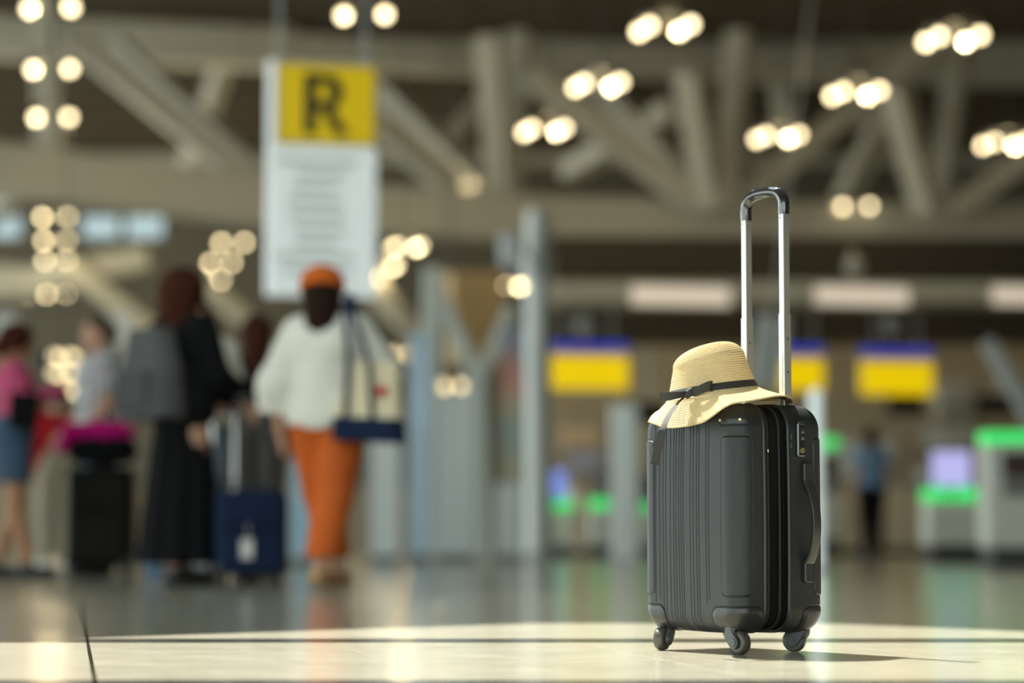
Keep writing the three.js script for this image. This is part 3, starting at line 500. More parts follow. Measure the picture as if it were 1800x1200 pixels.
  if (o.dress) {
    const { e = 0.022, hem = 0.3, sl = 1.8, wide = 0.2, mat } = o.dress;
    const u = union([...torso(e), sleeve('R', e, sl), sleeve('L', e, sl), cone([0, 1.0, 0], [0, hem, 0], 0.13, wide)], 0.03), neckline = cone([0, 1.40, 0.02], [0, 1.5, 0.03], 0.062, 0.08);
    part('dress', nets((x, y, z) => Math.max(u(x, y, z) + 0.012 * Math.sin(Math.atan2(z, x) * 9 + y * 2) * sstep(1.0, 0.4, y) + fold(x, y, z, 0.003), hem - y, -neckline(x, y, z)), [bounds[0][0] - 0.1, hem - 0.05, bounds[0][2] - 0.1], [bounds[1][0] + 0.1, 1.5, bounds[1][2] + 0.1], cell), mat, g);
  }
  if (o.shoe) for (const s of ['R', 'L']) {
    const f = foot(s, 0.012), a = J['an' + s], up = cone([a[0], a[1] - 0.04, a[2] - 0.01], [a[0], a[1] + 0.02, a[2]], 0.05, 0.05);
    part('shoe', nets((x, y, z) => Math.max(smin(f(x, y, z), up(x, y, z), 0.02), a[1] - 0.088 - y, y - (a[1] + (o.shoe.high ?? 0.01))), [a[0] - 0.09, a[1] - 0.1, a[2] - 0.12], [a[0] + 0.1, a[1] + 0.08, a[2] + 0.24], 0.008), o.shoe.mat, g);
  }
  if (o.hair) {
    const { len = 0.1, mat, vol = 0.014, back = 0 } = o.hair, tail = cone([0, 0.02, -0.05], [0, -len, -0.075 - back], 0.075 + vol, 0.06 + vol);
    const f = (x, y, z) => {
      let d = ell(x, y - 0.025, z + 0.016, 0.077 + vol, 0.094 + vol, 0.097 + vol); d = smin(d, tail(x, y, z) + 0.004 * Math.sin(x * 120 + z * 60), 0.03);
      const face = ell(x, y + 0.035, z - 0.1, 0.07, 0.1, 0.09); return Math.max(d, -face);
    };
    part('hair', nets(f, [-0.13, -len - 0.12, -0.22], [0.13, 0.16, 0.13], 0.009).applyMatrix4(hm), mat, g);
  }
  if (o.cap) part('cap', nets((x, y, z) => { const d = smin(ell(x, y - 0.06, z + 0.016, 0.122, 0.098, 0.138), ell(x, y - 0.11, z + 0.03, 0.1, 0.06, 0.105), 0.02); return Math.max(d, 0.022 - y - z * 0.2); }, [-0.15, -0.02, -0.18], [0.15, 0.2, 0.16], 0.008).applyMatrix4(hm), o.cap, g);
  return g;
}
const M = {
  white: fabric([0.78, 0.75, 0.66]), orange: fabric([0.62, 0.13, 0.025]), cap: fabric([0.62, 0.13, 0.02]), black: fabric([0.007, 0.007, 0.008]), denim: fabric([0.06, 0.1, 0.16]), lightDenim: fabric([0.2, 0.25, 0.3]), grey: fabric([0.1, 0.1, 0.1]), pink: fabric([0.62, 0.1, 0.22]), khaki: fabric([0.42, 0.37, 0.28]), blue: fabric([0.22, 0.36, 0.55]), navy: fabric([0.012, 0.022, 0.055]), cream: fabric([0.72, 0.63, 0.42]), red: fabric([0.5, 0.02, 0.03]), magenta: fabric([0.62, 0.01, 0.22]),
  darkShoe: std([0.03, 0.03, 0.03], 0.5), tanShoe: std([0.4, 0.22, 0.09], 0.6), whiteShoe: std([0.6, 0.6, 0.58], 0.6), brownHair: hairMat([0.055, 0.017, 0.009]), darkHair: hairMat([0.022, 0.011, 0.006]), greyHair: hairMat([0.09, 0.06, 0.045]),
};
const plaidTex = dataTex(256, 256, (x, y) => { const a = (x * 4) % 1, b = (y * 4) % 1, s = (a < 0.22 ? 1 : 0) + (b < 0.22 ? 1 : 0), r = (Math.abs(a - 0.6) < 0.06 || Math.abs(b - 0.6) < 0.06); return s === 2 ? [0.35, 0.5, 0.58] : s ? [0.6, 0.72, 0.76] : r ? [0.82, 0.45, 0.48] : [0.84, 0.87, 0.86]; }, true);
M.plaid = std([0.8, 0.8, 0.8], 0.8, 0, { map: rep(plaidTex, 3, 3) });

// the woman in white and orange, walking away
const A0 = Math.PI;
person('woman in white blouse, orange trousers and orange cap walking away', 574, 12.0, A0 - 0.25, { h: 1.57, skin: 1.05, nod: 0.1, turn: 0.3, top: { e: 0.05, hem: 0.84, sl: 1.5, flare: 0.03, mat: M.white, name: 'blouse' }, bottom: { e: 0.045, end: 0.17, wide: 0.004, mat: M.orange }, shoe: { mat: M.tanShoe, high: -0.01 }, hair: { len: 0.15, mat: M.darkHair, vol: 0.022, back: 0.01 }, cap: M.cap,
  j: { head: [0.04, 1.525, 0.02], shR: [-0.165, 1.345, 0], elR: [-0.28, 1.11, 0.06], wrR: [-0.2, 1.15, 0.27], shL: [0.165, 1.335, 0], elL: [0.26, 1.06, -0.06], wrL: [0.27, 0.83, 0.02], knR: [-0.05, 0.5, -0.03], anR: [-0.03, 0.11, -0.2], knL: [0.07, 0.51, 0.13], anL: [0.03, 0.1, 0.24] } });
{
  // her tote bag, hanging from the right shoulder
  const o = P(648, 690, 11.75), t = thing('tote_bag', 'cream canvas tote bag with navy base and red emblem', 'bag', [o.x, P(648, 781, 11.75).y, -11.75], -0.2);
  t.rotation.z = -0.05;
  const f = (x, y, z) => { const k = y / 0.4, w = 0.175 - 0.045 * sstep(0.1, 1, k), dd = 0.075 * (1 - 0.75 * sstep(0.15, 1, k)); return Math.max(box2(x, z, w, dd, Math.min(dd, 0.04)), -y, y - 0.4) + 0.004 * Math.sin(x * 30 + y * 22); };
  part('canvas_body', nets((x, y, z) => Math.max(f(x, y, z), 0.12 - y), [-0.22, 0.08, -0.12], [0.22, 0.44, 0.12], 0.01), M.cream, t);
  part('navy_base', nets((x, y, z) => Math.max(f(x, y, z) - 0.003, y - 0.13, 0.012 - y), [-0.22, -0.03, -0.12], [0.22, 0.18, 0.12], 0.01), M.navy, t);
  part('emblem', new THREE.CylinderGeometry(0.028, 0.028, 0.004, 20).rotateX(Math.PI / 2), M.red, t, [0.065, 0.26, 0.056]);
  const sh = V(-0.135, 0.70, 0.02), dz = V(1, 0.2, 0);
  part('strap', strap([[-0.10, 0.12, 0.082], [-0.105, 0.26, 0.066], [-0.112, 0.40, 0.036], [-0.13, 0.56, 0.05], [-0.15, 0.70, 0.0], [-0.16, 0.74, -0.08], [-0.14, 0.66, -0.16]], () => dz, 0.028, 0.005, 40), M.navy, t);
  part('strap', strap([[0.035, 0.12, 0.082], [0.015, 0.26, 0.066], [-0.01, 0.40, 0.036], [-0.08, 0.58, 0.045], [-0.13, 0.70, 0.01], [-0.14, 0.735, -0.06]], () => dz, 0.028, 0.005, 40), M.navy, t);
}
// the woman in a long black dress with a grey backpack
person('woman in long black dress with auburn hair, seen from behind', 318, 12.8, A0 - 0.75, { h: 1.66, skin: 0.95, dress: { e: 0.035, hem: 0.12, wide: 0.22, mat: M.black }, shoe: { mat: M.darkShoe }, hair: { len: 0.24, mat: M.brownHair, vol: 0.03 }, j: { elR: [-0.2, 1.1, 0.05], wrR: [-0.14, 1.0, 0.24], elL: [0.2, 1.1, 0.05], wrL: [0.14, 1.0, 0.24], anR: [-0.09, 0.09, -0.12], anL: [0.09, 0.09, 0.1] } });
{
  const b = thing('backpack', 'grey fabric backpack on the woman in black', 'backpack', [X(318, 12.8) - 0.145, P(280, 737, 12.62).y, -12.8 + 0.155], -0.75);
  const f = (x, y, z) => { const w = 0.2 - 0.07 * sstep(0.2, 0.5, y), dd = 0.12 - 0.05 * sstep(0.15, 0.48, y); return Math.max(box2(x, z, w, dd, dd * 0.9), box2(x, y - 0.24, w + 0.02, 0.24, 0.08)) + 0.006 * Math.sin(x * 26 + y * 18); };
  const body = part('pack_body', nets(f, [-0.25, -0.03, -0.16], [0.25, 0.52, 0.16], 0.011), M.grey, b);
  part('front_pocket', nets((x, y, z) => Math.max(box2(x, y - 0.15, 0.13, 0.1, 0.04), Math.abs(z - 0.115) - 0.025), [-0.17, 0.02, 0.06], [0.17, 0.28, 0.17], 0.01), fabric([0.08, 0.08, 0.082]), b);
  part('top_loop', tube([[-0.03, 0.46, -0.05], [-0.03, 0.51, -0.05], [0.03, 0.51, -0.05], [0.03, 0.46, -0.05]], 0.008, 20, 8), M.black, b);
  for (const s of [-1, 1]) part('shoulder_strap', strap([[s * 0.1, 0.45, -0.07], [s * 0.12, 0.5, -0.14], [s * 0.12, 0.46, -0.24], [s * 0.13, 0.3, -0.28], [s * 0.14, 0.12, -0.2], [s * 0.15, 0.05, -0.08]], () => V(1, 0, 0), 0.05, 0.01, 30), M.black, b);
}
person('traveller in white T-shirt and jeans, half hidden behind the black dress', 342, 13.7, 0.15, { h: 1.62, skin: 1.05, top: { e: 0.03, hem: 0.92, sl: 0.75, mat: M.white, name: 't_shirt' }, bottom: { e: 0.02, end: 0.3, mat: M.lightDenim, name: 'jeans' }, shoe: { mat: M.tanShoe }, hair: { len: 0.05, mat: M.darkHair }, j: { head: [-0.0, 1.53, 0.0], elR: [-0.2, 1.08, 0.04], wrR: [-0.17, 1.02, 0.24], elL: [0.215, 1.1, 0.0], wrL: [0.3, 1.0, 0.16] } });
person('woman in black top with long dark hair behind the navy suitcase', 448, 15.4, A0 + 0.2, { h: 1.66, top: { e: 0.025, hem: 0.88, sl: 1.2, mat: M.black, name: 'top' }, bottom: { e: 0.03, end: 0.1, mat: fabric([0.09, 0.085, 0.08]) }, shoe: { mat: M.darkShoe }, hair: { len: 0.22, mat: M.brownHair, vol: 0.025 } });
person('girl in pink T-shirt and denim shorts looking at her phone', 22, 15.3, Math.PI / 2 + 0.15, { h: 1.6, skin: [0.42, 0.2, 0.09], nod: 0.35, top: { e: 0.025, hem: 0.92, sl: 0.8, mat: M.pink, name: 't_shirt' }, bottom: { e: 0.03, end: 0.62, mat: M.denim, name: 'shorts' }, shoe: { mat: M.darkShoe }, hair: { len: 0.06, mat: M.brownHair }, j: { elR: [-0.21, 1.09, 0.06], wrR: [-0.06, 1.2, 0.25], elL: [0.21, 1.09, 0.06], wrL: [0.06, 1.2, 0.25], anR: [-0.09, 0.09, 0.1], anL: [0.09, 0.09, -0.12] }, curlR: 0.6, curlL: 0.6 });
{ const p = thing('phone', 'dark phone held by the girl in pink', 'phone', [X(72, 15.2), P(60, 633, 15.2).y, -15.2], 1.2); p.rotation.x = -0.5; part('case', rbox(0.075, 0.15, 0.009, 0.004), M.darkShoe, p); part('screen', rbox(0.068, 0.14, 0.002, 0.001), std([0.05, 0.06, 0.08], 0.1), p, [0, 0, 0.005]); }
{
  const b = thing('shoulder_bag', 'black shoulder bag on the girl in pink', 'bag', [X(38, 15.05), P(38, 752, 15.05).y, -15.05], 0.3);
  part('bag_body', nets((x, y, z) => Math.max(box2(x, y - 0.11, 0.09, 0.11, 0.03), Math.abs(z) - 0.035), [-0.13, -0.03, -0.06], [0.13, 0.26, 0.06], 0.01), M.black, b);
  part('strap', strap([[-0.08, 0.2, 0], [-0.1, 0.36, 0.03], [-0.06, 0.52, -0.1], [0.06, 0.5, -0.2], [0.09, 0.34, -0.1], [0.08, 0.2, 0]], () => V(0, 0, 1), 0.025, 0.005, 30), M.black, b);
}
person('man in pale checked shirt and jeans facing left behind the black luggage', 170, 16.4, -Math.PI / 2 + 0.45, { h: 1.76, skin: 1.1, top: { e: 0.035, hem: 0.93, sl: 0.8, mat: M.plaid }, bottom: { e: 0.02, end: 0.1, mat: M.lightDenim, name: 'jeans' }, shoe: { mat: M.darkShoe }, hair: { len: 0.0, mat: M.greyHair, vol: -0.001 }, j: { elL: [0.22, 1.09, 0], wrL: [0.2, 0.9, 0.12], elR: [-0.22, 1.09, 0.02], wrR: [-0.2, 0.92, 0.16] } });
person('traveller in khaki trousers and red jacket beyond the girl in pink', 96, 20.5, A0 + 0.5, { h: 1.55, skin: 0.9, nod: 0.5, top: { e: 0.03, hem: 0.86, sl: 1.9, mat: M.red, name: 'jacket' }, bottom: { e: 0.03, end: 0.08, mat: M.khaki }, shoe: { mat: M.whiteShoe }, hair: { len: 0.05, mat: M.darkHair }, cell: 0.018 });
// the luggage of the group
function softCase(name, label, px, d, yaw, w, h, dp, mat, trim, handle) {
  const t = thing(name, label, 'suitcase', [X(px, d), 0, -d], yaw);
  part('case_body', rbox(w, h - 0.07, dp, 0.05, 5), mat, t, [0, 0.07 + (h - 0.07) / 2, 0]);
  part('front_pocket', rbox(w * 0.86, h * 0.42, 0.05, 0.022, 4), mat, t, [0, h * 0.36, dp / 2 + 0.01]); part('front_pocket', rbox(w * 0.86, h * 0.26, 0.04, 0.018, 4), mat, t, [0, h * 0.76, dp / 2 + 0.006]);
  for (const s of [-1, 1]) { part('wheel', new THREE.CylinderGeometry(0.04, 0.04, 0.03, 20).rotateZ(Math.PI / 2), M.darkShoe, t, [s * w * 0.38, 0.04, dp / 2 - 0.05]); part('wheel', new THREE.CylinderGeometry(0.04, 0.04, 0.03, 20).rotateZ(Math.PI / 2), M.darkShoe, t, [s * w * 0.38, 0.04, -dp / 2 + 0.05]); part('handle_rod', rod(V(s * 0.07, h - 0.05, -dp * 0.3), V(s * 0.07, handle, -dp * 0.3), 0.009), trim, t); part('corner_trim', rbox(0.05, 0.05, dp + 0.01, 0.015), M.darkShoe, t, [s * (w / 2 - 0.02), 0.1, 0]); }
  part('handle_grip', rbox(0.17, 0.03, 0.03, 0.012, 3), M.darkShoe, t, [0, handle, -dp * 0.3]);
  part('top_handle', tube([[-0.08, h - 0.005, 0], [-0.06, h + 0.03, 0], [0.06, h + 0.03, 0], [0.08, h - 0.005, 0]], 0.01, 24, 8), M.darkShoe, t);
  return t;
}
const chrome = std([0.7, 0.7, 0.7], 0.2, 1);
softCase('suitcase', 'navy fabric suitcase on wheels beside the orange trousers', 442, 12.55, 0.15, 0.37, 0.5, 0.24, M.navy, std([0.03, 0.03, 0.035], 0.4), 0.98);
{ const b = thing('luggage_tag', 'pale luggage tag hanging on the navy suitcase', 'tag', [X(434, 12.38), 0.2, -12.38], 0.1); part('tag_card', rbox(0.06, 0.1, 0.006, 0.004), std([0.6, 0.6, 0.58], 0.4), b); part('tag_loop', tube([[0, 0.05, 0], [0.01, 0.09, -0.01], [0, 0.12, -0.02]], 0.003, 10, 6), chrome, b); }
softCase('suitcase', 'light grey suitcase with silver handle held by the white T-shirt traveller', 402, 13.5, 0.6, 0.36, 0.52, 0.23, std([0.24, 0.27, 0.28], 0.4), chrome, 0.98);
softCase('suitcase', 'large black suitcase carrying a magenta garment', 178, 15.9, 0.0, 0.42, 0.72, 0.28, std([0.01, 0.01, 0.008], 0.8, 0, { specularIntensity: 0.35 }), std([0.02, 0.02, 0.02], 0.5), 0.72);
{
  const b = thing('duffel_bag', 'black duffel bag on top of the large black suitcase', 'bag', [X(178, 15.85), 0.735, -15.85], 0);
  part('duffel_body', nets((x, y, z) => Math.max(ell(x, y - 0.09, z, 0.235, 0.12, 0.15), -y), [-0.27, -0.02, -0.19], [0.27, 0.24, 0.19], 0.012), M.black, b);
  part('duffel_handle', tube([[-0.09, 0.19, 0.05], [-0.06, 0.24, 0.07], [0.06, 0.24, 0.07], [0.09, 0.19, 0.05]], 0.012, 20, 8), M.black, b);
  const c = thing('garment', 'bright magenta garment lying over the black duffel bag', 'clothing', [X(176, 15.85), 0.905, -15.85], 0);
  part('folded_cloth', nets((x, y, z) => ell(x, y - 0.045, z, 0.235, 0.075, 0.13) + 0.014 * Math.sin(x * 42) * Math.sin(z * 30 + 1) , [-0.28, -0.06, -0.18], [0.28, 0.16, 0.18], 0.011), M.magenta, c);
  part('sleeve', nets(union([cone([-0.2, 0.06, 0.06], [-0.24, -0.06, 0.1], 0.045, 0.04)], 0.02), [-0.32, -0.13, 0], [-0.12, 0.13, 0.18], 0.01), M.magenta, c);
}
{
  const c = thing('backpack', 'blue small backpack on the floor behind the black dress', 'backpack', [X(290, 17.5), 0, -17.5], 0.3);
  part('pack_body', nets((x, y, z) => Math.max(box2(x, z, 0.13, 0.08, 0.06), box2(x, y - 0.18, 0.13, 0.18, 0.06)), [-0.16, -0.03, -0.12], [0.16, 0.4, 0.12], 0.012), fabric([0.03, 0.2, 0.42]), c);
  part('front_pocket', rbox(0.18, 0.14, 0.04, 0.018, 3), fabric([0.45, 0.47, 0.5]), c, [0, 0.11, 0.09]);
}

// ------------------------------------------------------------------ the hanging letter sign
{
  const d = 20, a = P(470, 522, d), b = P(660, 110, d), w = (b.x - a.x) / Math.cos(0.24), h = b.y - a.y, t = thing('hanging_sign', 'tall white hanging sign with black letter R on yellow square', 'sign', [(a.x + b.x) / 2, a.y, -d], 0.24);
  part('sign_box', rbox(w, h, 0.12, 0.02, 2), glow([0.88, 1, 1], 0.25, [0.84, 0.88, 0.88]), t, [0, h / 2, 0]);  // glow and area light below added to brighten the sign
  { const l = new THREE.RectAreaLight(new THREE.Color(0.88, 1, 1), 0.25, w, h); l.position.set(0, h / 2, 0.09); l.rotation.y = Math.PI; t.add(l); }
  const yh = h * 0.355, yw = w * 0.93;
  const plate = part('letter_plate', rbox(yw, yh, 0.02, 0.006, 1), glow([0.95, 0.66, 0.0], 0.16, [0.95, 0.68, 0]), t, [w * 0.03, h - yh / 2 - 0.015, 0.065]);
  const edge = std([0.55, 0.44, 0.12], 0.5);
  for (const s of [-1, 1]) { part('plate_border', rbox(0.03, yh, 0.026, 0.004, 1), edge, plate, [s * (yw / 2 - 0.015), 0, 0.001]); part('plate_border', rbox(yw, 0.03, 0.026, 0.004, 1), edge, plate, [0, s * (yh / 2 - 0.015), 0.001]); }
  const font = await new FontLoader().loadAsync('fonts/droid/droid_sans_bold.typeface.json');
  const tg = new TextGeometry('R', { font, size: yh * 0.74, depth: 0.008, curveSegments: 8 }); tg.computeBoundingBox(); const bb = tg.boundingBox; tg.translate(-(bb.min.x + bb.max.x) / 2, -(bb.min.y + bb.max.y) / 2, 0.011);
  part('letter', tg, std([0.02, 0.025, 0.01], 0.5), plate);
  const print = std([0.7, 0.74, 0.75], 0.4);
  for (let i = 0; i < 9; i++) part('printed_row', rbox(w * (0.35 + 0.4 * rnd()), 0.045, 0.004, 0.001, 1), print, t, [-w * 0.05 + 0.06 * (rnd() - 0.5), h * (0.57 - i * 0.058), 0.0615]);
  for (const s of [-1, 1]) part('hanger', rod(V(s * w * 0.4, h, 0), V(s * w * 0.4, 6.5 - a.y + 5.6, 0), 0.015), steel, t);
}

// ------------------------------------------------------------------ check-in hall on the right
const D = (px, base) => base * (1 + (px - 970) / 830 * 0.046);
const slab = (name, x0, x1, y0, y1, base, th, mat, r = 0.02) => { const p = P(x0, (y0 + y1) / 2, D(x0, base)), q = P(x1, (y0 + y1) / 2, D(x1, base)), h = (y1 - y0) * base / F; return bar(p, q, th, h, r); };
{
  struct('wall_checkin', slab('', 965, 2100, 560, 972, 42, 0.3, 0), wallMat);
  struct('trim_1', slab('', 960, 2100, 418, 500, 38, 0.6, 0), darkBrown);
  struct('trim_2', slab('', 960, 2100, 545, 606, 38, 0.5, 0), darkBrown);
  const soffit = struct('trim_3', slab('', 955, 2100, 501, 536, 36, 1.2, 0), paint);
  const glowMat = glow([1, 0.83, 0.66], 0.36, [0.7, 0.65, 0.6]);
  let k = 0;
  for (const [a, b] of [[1108, 1286], [1430, 1602], [1738, 1930]]) {
    const d = D((a + b) / 2, 36) - 0.68, w = (b - a) * d / F, p = P((a + b) / 2, 520, d);
    const t = thing('ledge_lamp', ['long warm light panel left of the silver suitcase handle', 'long warm light panel right of the silver suitcase handle', 'long warm light panel at the right picture edge'][k++], 'light', [p.x, p.y, p.z], 0.2, 'light panels on the check-in ledge');
    part('diffuser_light', rbox(w, 0.27, 0.04, 0.012, 2), glowMat, t); part('housing', rbox(w + 0.06, 0.31, 0.03, 0.01, 1), paint, t, [0, 0, -0.02]);
    const l = new THREE.RectAreaLight(new THREE.Color(1, 0.83, 0.66), 0.9, w, 0.27); l.position.set(0, 0, 0.03); l.rotation.y = Math.PI; l.name = 'panel_glow'; t.add(l);
  }
  const yel = glow([0.9, 0.62, 0.0], 0.5, [0.85, 0.62, 0]), blu = glow([0.01, 0.03, 0.6], 0.4, [0.015, 0.04, 0.42]), cre = std([0.75, 0.6, 0.42], 0.5), mon = std([0.008, 0.008, 0.008], 0.25), desk = std([0.64, 0.57, 0.44], 0.5), topM = std([0.3, 0.3, 0.29], 0.3);
  const signs = [[966, 1106, 602, 684, 'left of the straw hat'], [1372, 1448, 608, 686, 'just behind the silver suitcase handle'], [1510, 1642, 612, 694, 'on the right, above a dark monitor']];
  for (const [a, b, y0, y1, where] of signs) {
    const d = D(a, 36), w = (b - a) * d / F, h = (y1 - y0) * d / F, p = P((a + b) / 2, (y0 + y1) / 2, d);
    const t = thing('counter_sign', `yellow hanging counter sign with blue top stripe ${where}`, 'sign', [p.x, p.y - h / 2, p.z], 0.2, 'yellow check-in signs');
    part('yellow_light_panel', rbox(w, h * 0.7, 0.1, 0.012, 2), yel, t, [0, h * 0.35, 0]); part('cream_stripe', rbox(w, h * 0.13, 0.1, 0.012, 2), cre, t, [0, h * 0.765, 0]); part('blue_light_stripe', rbox(w, h * 0.17, 0.1, 0.012, 2), blu, t, [0, h * 0.915, 0]);
    for (const s of [-1, 1]) part('hanger', rod(V(s * w * 0.3, h, 0), V(s * w * 0.3, h + 0.8, 0), 0.014), steel, t);
  }
  const cents = [[1035, 'below the leftmost yellow sign'], [1275, 'hidden mostly behind the suitcase'], [1480, 'just right of the suitcase'], [1592, 'left of the green-lit middle kiosk'], [1760, 'behind the right-hand kiosk']];
  for (const [px, where] of cents) {
    const d = D(px, 37), w = 0.62, t = thing('check_in_desk', `beige check-in desk ${where}`, 'desk', [X(px, d), 0, -d], 0.2, 'check-in desks');
    part('desk_body', rbox(w, 1.08, 0.7, 0.02, 2), desk, t, [0, 0.54, 0]); part('worktop', rbox(w + 0.08, 0.05, 0.8, 0.015, 2), topM, t, [0, 1.1, 0]); part('kick_plate', rbox(w + 0.01, 0.1, 0.66, 0.01, 1), mon, t, [0, 0.05, 0.04]);
  }
  for (const [px, y, w, where] of [[1140, 725, 66, 'left of the straw hat'], [1592, 712, 68, 'under the right yellow sign'], [1756, 712, 84, 'at the far right over the desks']]) {
    const d = D(px, 38), p = P(px, y, d), t = thing('monitor', `black hanging monitor ${where}`, 'monitor', [p.x, p.y, p.z], 0.2, 'counter monitors');
    part('screen_panel', rbox(w * d / F, 0.32, 0.06, 0.012, 2), mon, t); part('mount_pole', rod(V(0, 0.16, 0), V(0, 1.2, 0), 0.02), steel, t);
  }
  for (const [px, y, w, h, where] of [[1672, 706, 58, 62, 'white', 1], [1250, 730, 60, 40, 'x', 1]].slice(0, 1)) { const d = D(px, 41.7), p = P(px, y, d), t = thing('air_vent_unit', 'pale wall box beside the right yellow sign', 'wall box', [p.x, p.y, p.z], 0.2); part('box_body', rbox(w * d / F, h * d / F, 0.3, 0.03, 2), std([0.5, 0.52, 0.48], 0.5), t); part('box_grille', rbox(w * d / F * 0.8, h * d / F * 0.3, 0.02, 0.005, 1), topM, t, [0, -0.1, 0.15]); }
  for (const [px, y, where] of [[1030, 572, 'above the leftmost yellow sign'], [1568, 570, 'above the right yellow sign'], [1502, 470, 'on the dark bulkhead right of the handle']]) { const d = D(px, 37) - 0.7, p = P(px, y, d), t = thing('dome_camera', `pale round ceiling speaker ${where}`, 'speaker', [p.x, p.y, p.z], 0, 'round fittings on the bulkhead'); part('dome', new THREE.SphereGeometry(0.15, 20, 14).scale(1, 1.2, 0.8), std([0.32, 0.34, 0.32], 0.4), t); part('mount', rod(V(0, 0.1, 0), V(0, 0.3, -0.3), 0.03), paint, t); }
  const pale = std([0.62, 0.66, 0.64], 0.4), bluish = std([0.42, 0.46, 0.62], 0.4), tan = std([0.66, 0.52, 0.36], 0.5);
  for (const [px, y, w, h, m, label] of [[1020, 768, 76, 36, tan, 'tan board for a lamplit wall patch under the leftmost yellow sign'], [1030, 812, 62, 36, bluish, 'bluish wall board left of the suitcase'], [1494, 805, 42, 70, pale, 'pale upright wall board right of the suitcase'], [1562, 792, 26, 46, pale, 'small pale wall board beside the traveller in blue'], [1655, 770, 60, 40, pale, 'wide pale wall board over the violet screen'], [1702, 782, 20, 70, pale, 'narrow pale wall board left of the right-hand kiosk']]) {  // first board puts a lamplit patch of wall into its tan colour
    const d = D(px, 41.6), p = P(px, y, d), t = thing('notice_board', label, 'board', [p.x, p.y, p.z], 0.2, 'boards on the check-in wall');
    part('board_sheet', rbox(w * d / F, h * d / F, 0.04, 0.01, 1), m, t); part('board_backing', rbox(w * d / F + 0.06, h * d / F + 0.06, 0.03, 0.008, 1), topM, t, [0, 0, -0.03]);
  }
  { const t = thing('slanting_strut', 'pale slanting steel strut at the right edge above the kiosks', 'strut'); part('strut_tube', bar(P(1735, 600, 34), P(1850, 800, 34), 0.2, 0.2, 0.03), std([0.5, 0.55, 0.58], 0.4), t); part('strut_foot', bar(P(1850, 790, 34), P(1856, 978, 34), 0.24, 0.24, 0.03), std([0.5, 0.55, 0.58], 0.4), t); }
  // slanting white hanging panel behind the handle
  { const p = P(1352, 618, 33), t = thing('hanging_sign', 'pale blank hanging panel between the two silver handle tubes', 'sign', [p.x, p.y, p.z], 0.2); t.rotation.z = -0.12; part('panel', rbox(0.42, 1.0, 0.08, 0.02, 2), std([0.66, 0.72, 0.74], 0.3), t); part('hanger', rod(V(0, 0.5, 0), V(0.1, 9.0, 0), 0.014), steel, t); }
  // pale post right of the suitcase
  {
    const d = 18.5, t = thing('pale_post', 'pale post with added glow standing just right of the suitcase', 'post', [X(1436, d), 0, -d]), lit = glow([0.84, 1, 0.98], 0.3, [0.86, 0.93, 0.92]);  // glow and area light added to bring up the post brightness
    part('post_shaft', new THREE.CylinderGeometry(0.05, 0.05, 1.35, 24).translate(0, 0.675, 0), lit, t); part('post_cap', new THREE.SphereGeometry(0.05, 20, 10, 0, Math.PI * 2, 0, Math.PI / 2), lit, t, [0, 1.35, 0]); part('foot', new THREE.CylinderGeometry(0.11, 0.13, 0.03, 28).translate(0, 0.015, 0), steel, t);
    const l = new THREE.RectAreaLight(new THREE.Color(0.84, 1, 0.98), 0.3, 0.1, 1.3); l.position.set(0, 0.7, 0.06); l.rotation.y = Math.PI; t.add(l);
  }
  { const d = 27, t = thing('bollard_post', 'pale wide pillar left of the straw hat among the desks', 'post', [X(1098, d), 0, -d]); part('shaft', rbox(0.3, 1.75, 0.2, 0.03, 2).translate(0, 0.875, 0), std([0.84, 0.92, 0.9], 0.3), t); part('foot', rbox(0.4, 0.04, 0.3, 0.01, 1).translate(0, 0.02, 0), steel, t); }
  // self-service kiosks
  const green = glow([0.02, 1, 0.18], 0.5, [0.1, 0.6, 0.2]), body = std([0.72, 0.72, 0.64], 0.35), shut = std([0.06, 0.06, 0.06], 0.3);
  function kiosk(label, px, d, s, screenMat, topLight) {
    const t = thing('self_service_kiosk', label, 'kiosk', [X(px, d), 0, -d], 0.05, 'self-service kiosks'); t.scale.setScalar(s);
    part('base', rbox(0.56, 0.2, 0.5, 0.02, 2), shut, t, [0, 0.1, 0]);
    part('cabinet', rbox(0.62, 0.5, 0.5, 0.04, 3), body, t, [0, 0.44, 0]);
    if (topLight) {
      part('upper_cabinet', rbox(0.62, 0.55, 0.42, 0.05, 3), body, t, [0, 0.94, 0]); part('screen', rbox(0.42, 0.26, 0.02, 0.01, 2), screenMat, t, [0.05, 1.0, 0.215]); part('keypad', rbox(0.4, 0.16, 0.05, 0.01, 2), std([0.2, 0.2, 0.18], 0.4), t, [0.05, 0.78, 0.215]);
      part('green_light_bar', rbox(0.62, 0.13, 0.4, 0.04, 3), green, t, [0, 1.27, 0]);
      const l = new THREE.RectAreaLight(new THREE.Color(0.02, 1, 0.18), 0.5, 0.6 * s, 0.12 * s); l.position.set(0, 1.27, 0.23); l.rotation.y = Math.PI; t.add(l);
    } else {
      for (const q of [-1, 1]) part('green_light_bar', rbox(0.25, 0.14, 0.46, 0.03, 3), green, t, [q * 0.18, 0.76, 0.03]);
      part('screen_neck', rbox(0.1, 0.2, 0.1, 0.02, 2), shut, t, [0, 0.86, -0.05]); part('screen', rbox(0.44, 0.4, 0.05, 0.02, 2), screenMat, t, [0, 1.05, 0.06]); part('screen_back', rbox(0.48, 0.44, 0.04, 0.02, 2), shut, t, [0, 1.05, 0.02]);
      const l = new THREE.RectAreaLight(new THREE.Color(0.02, 1, 0.18), 0.4, 0.6 * s, 0.2 * s); l.position.set(0, 0.74, 0.3); l.rotation.y = Math.PI; t.add(l);
    }
    return t;
  }
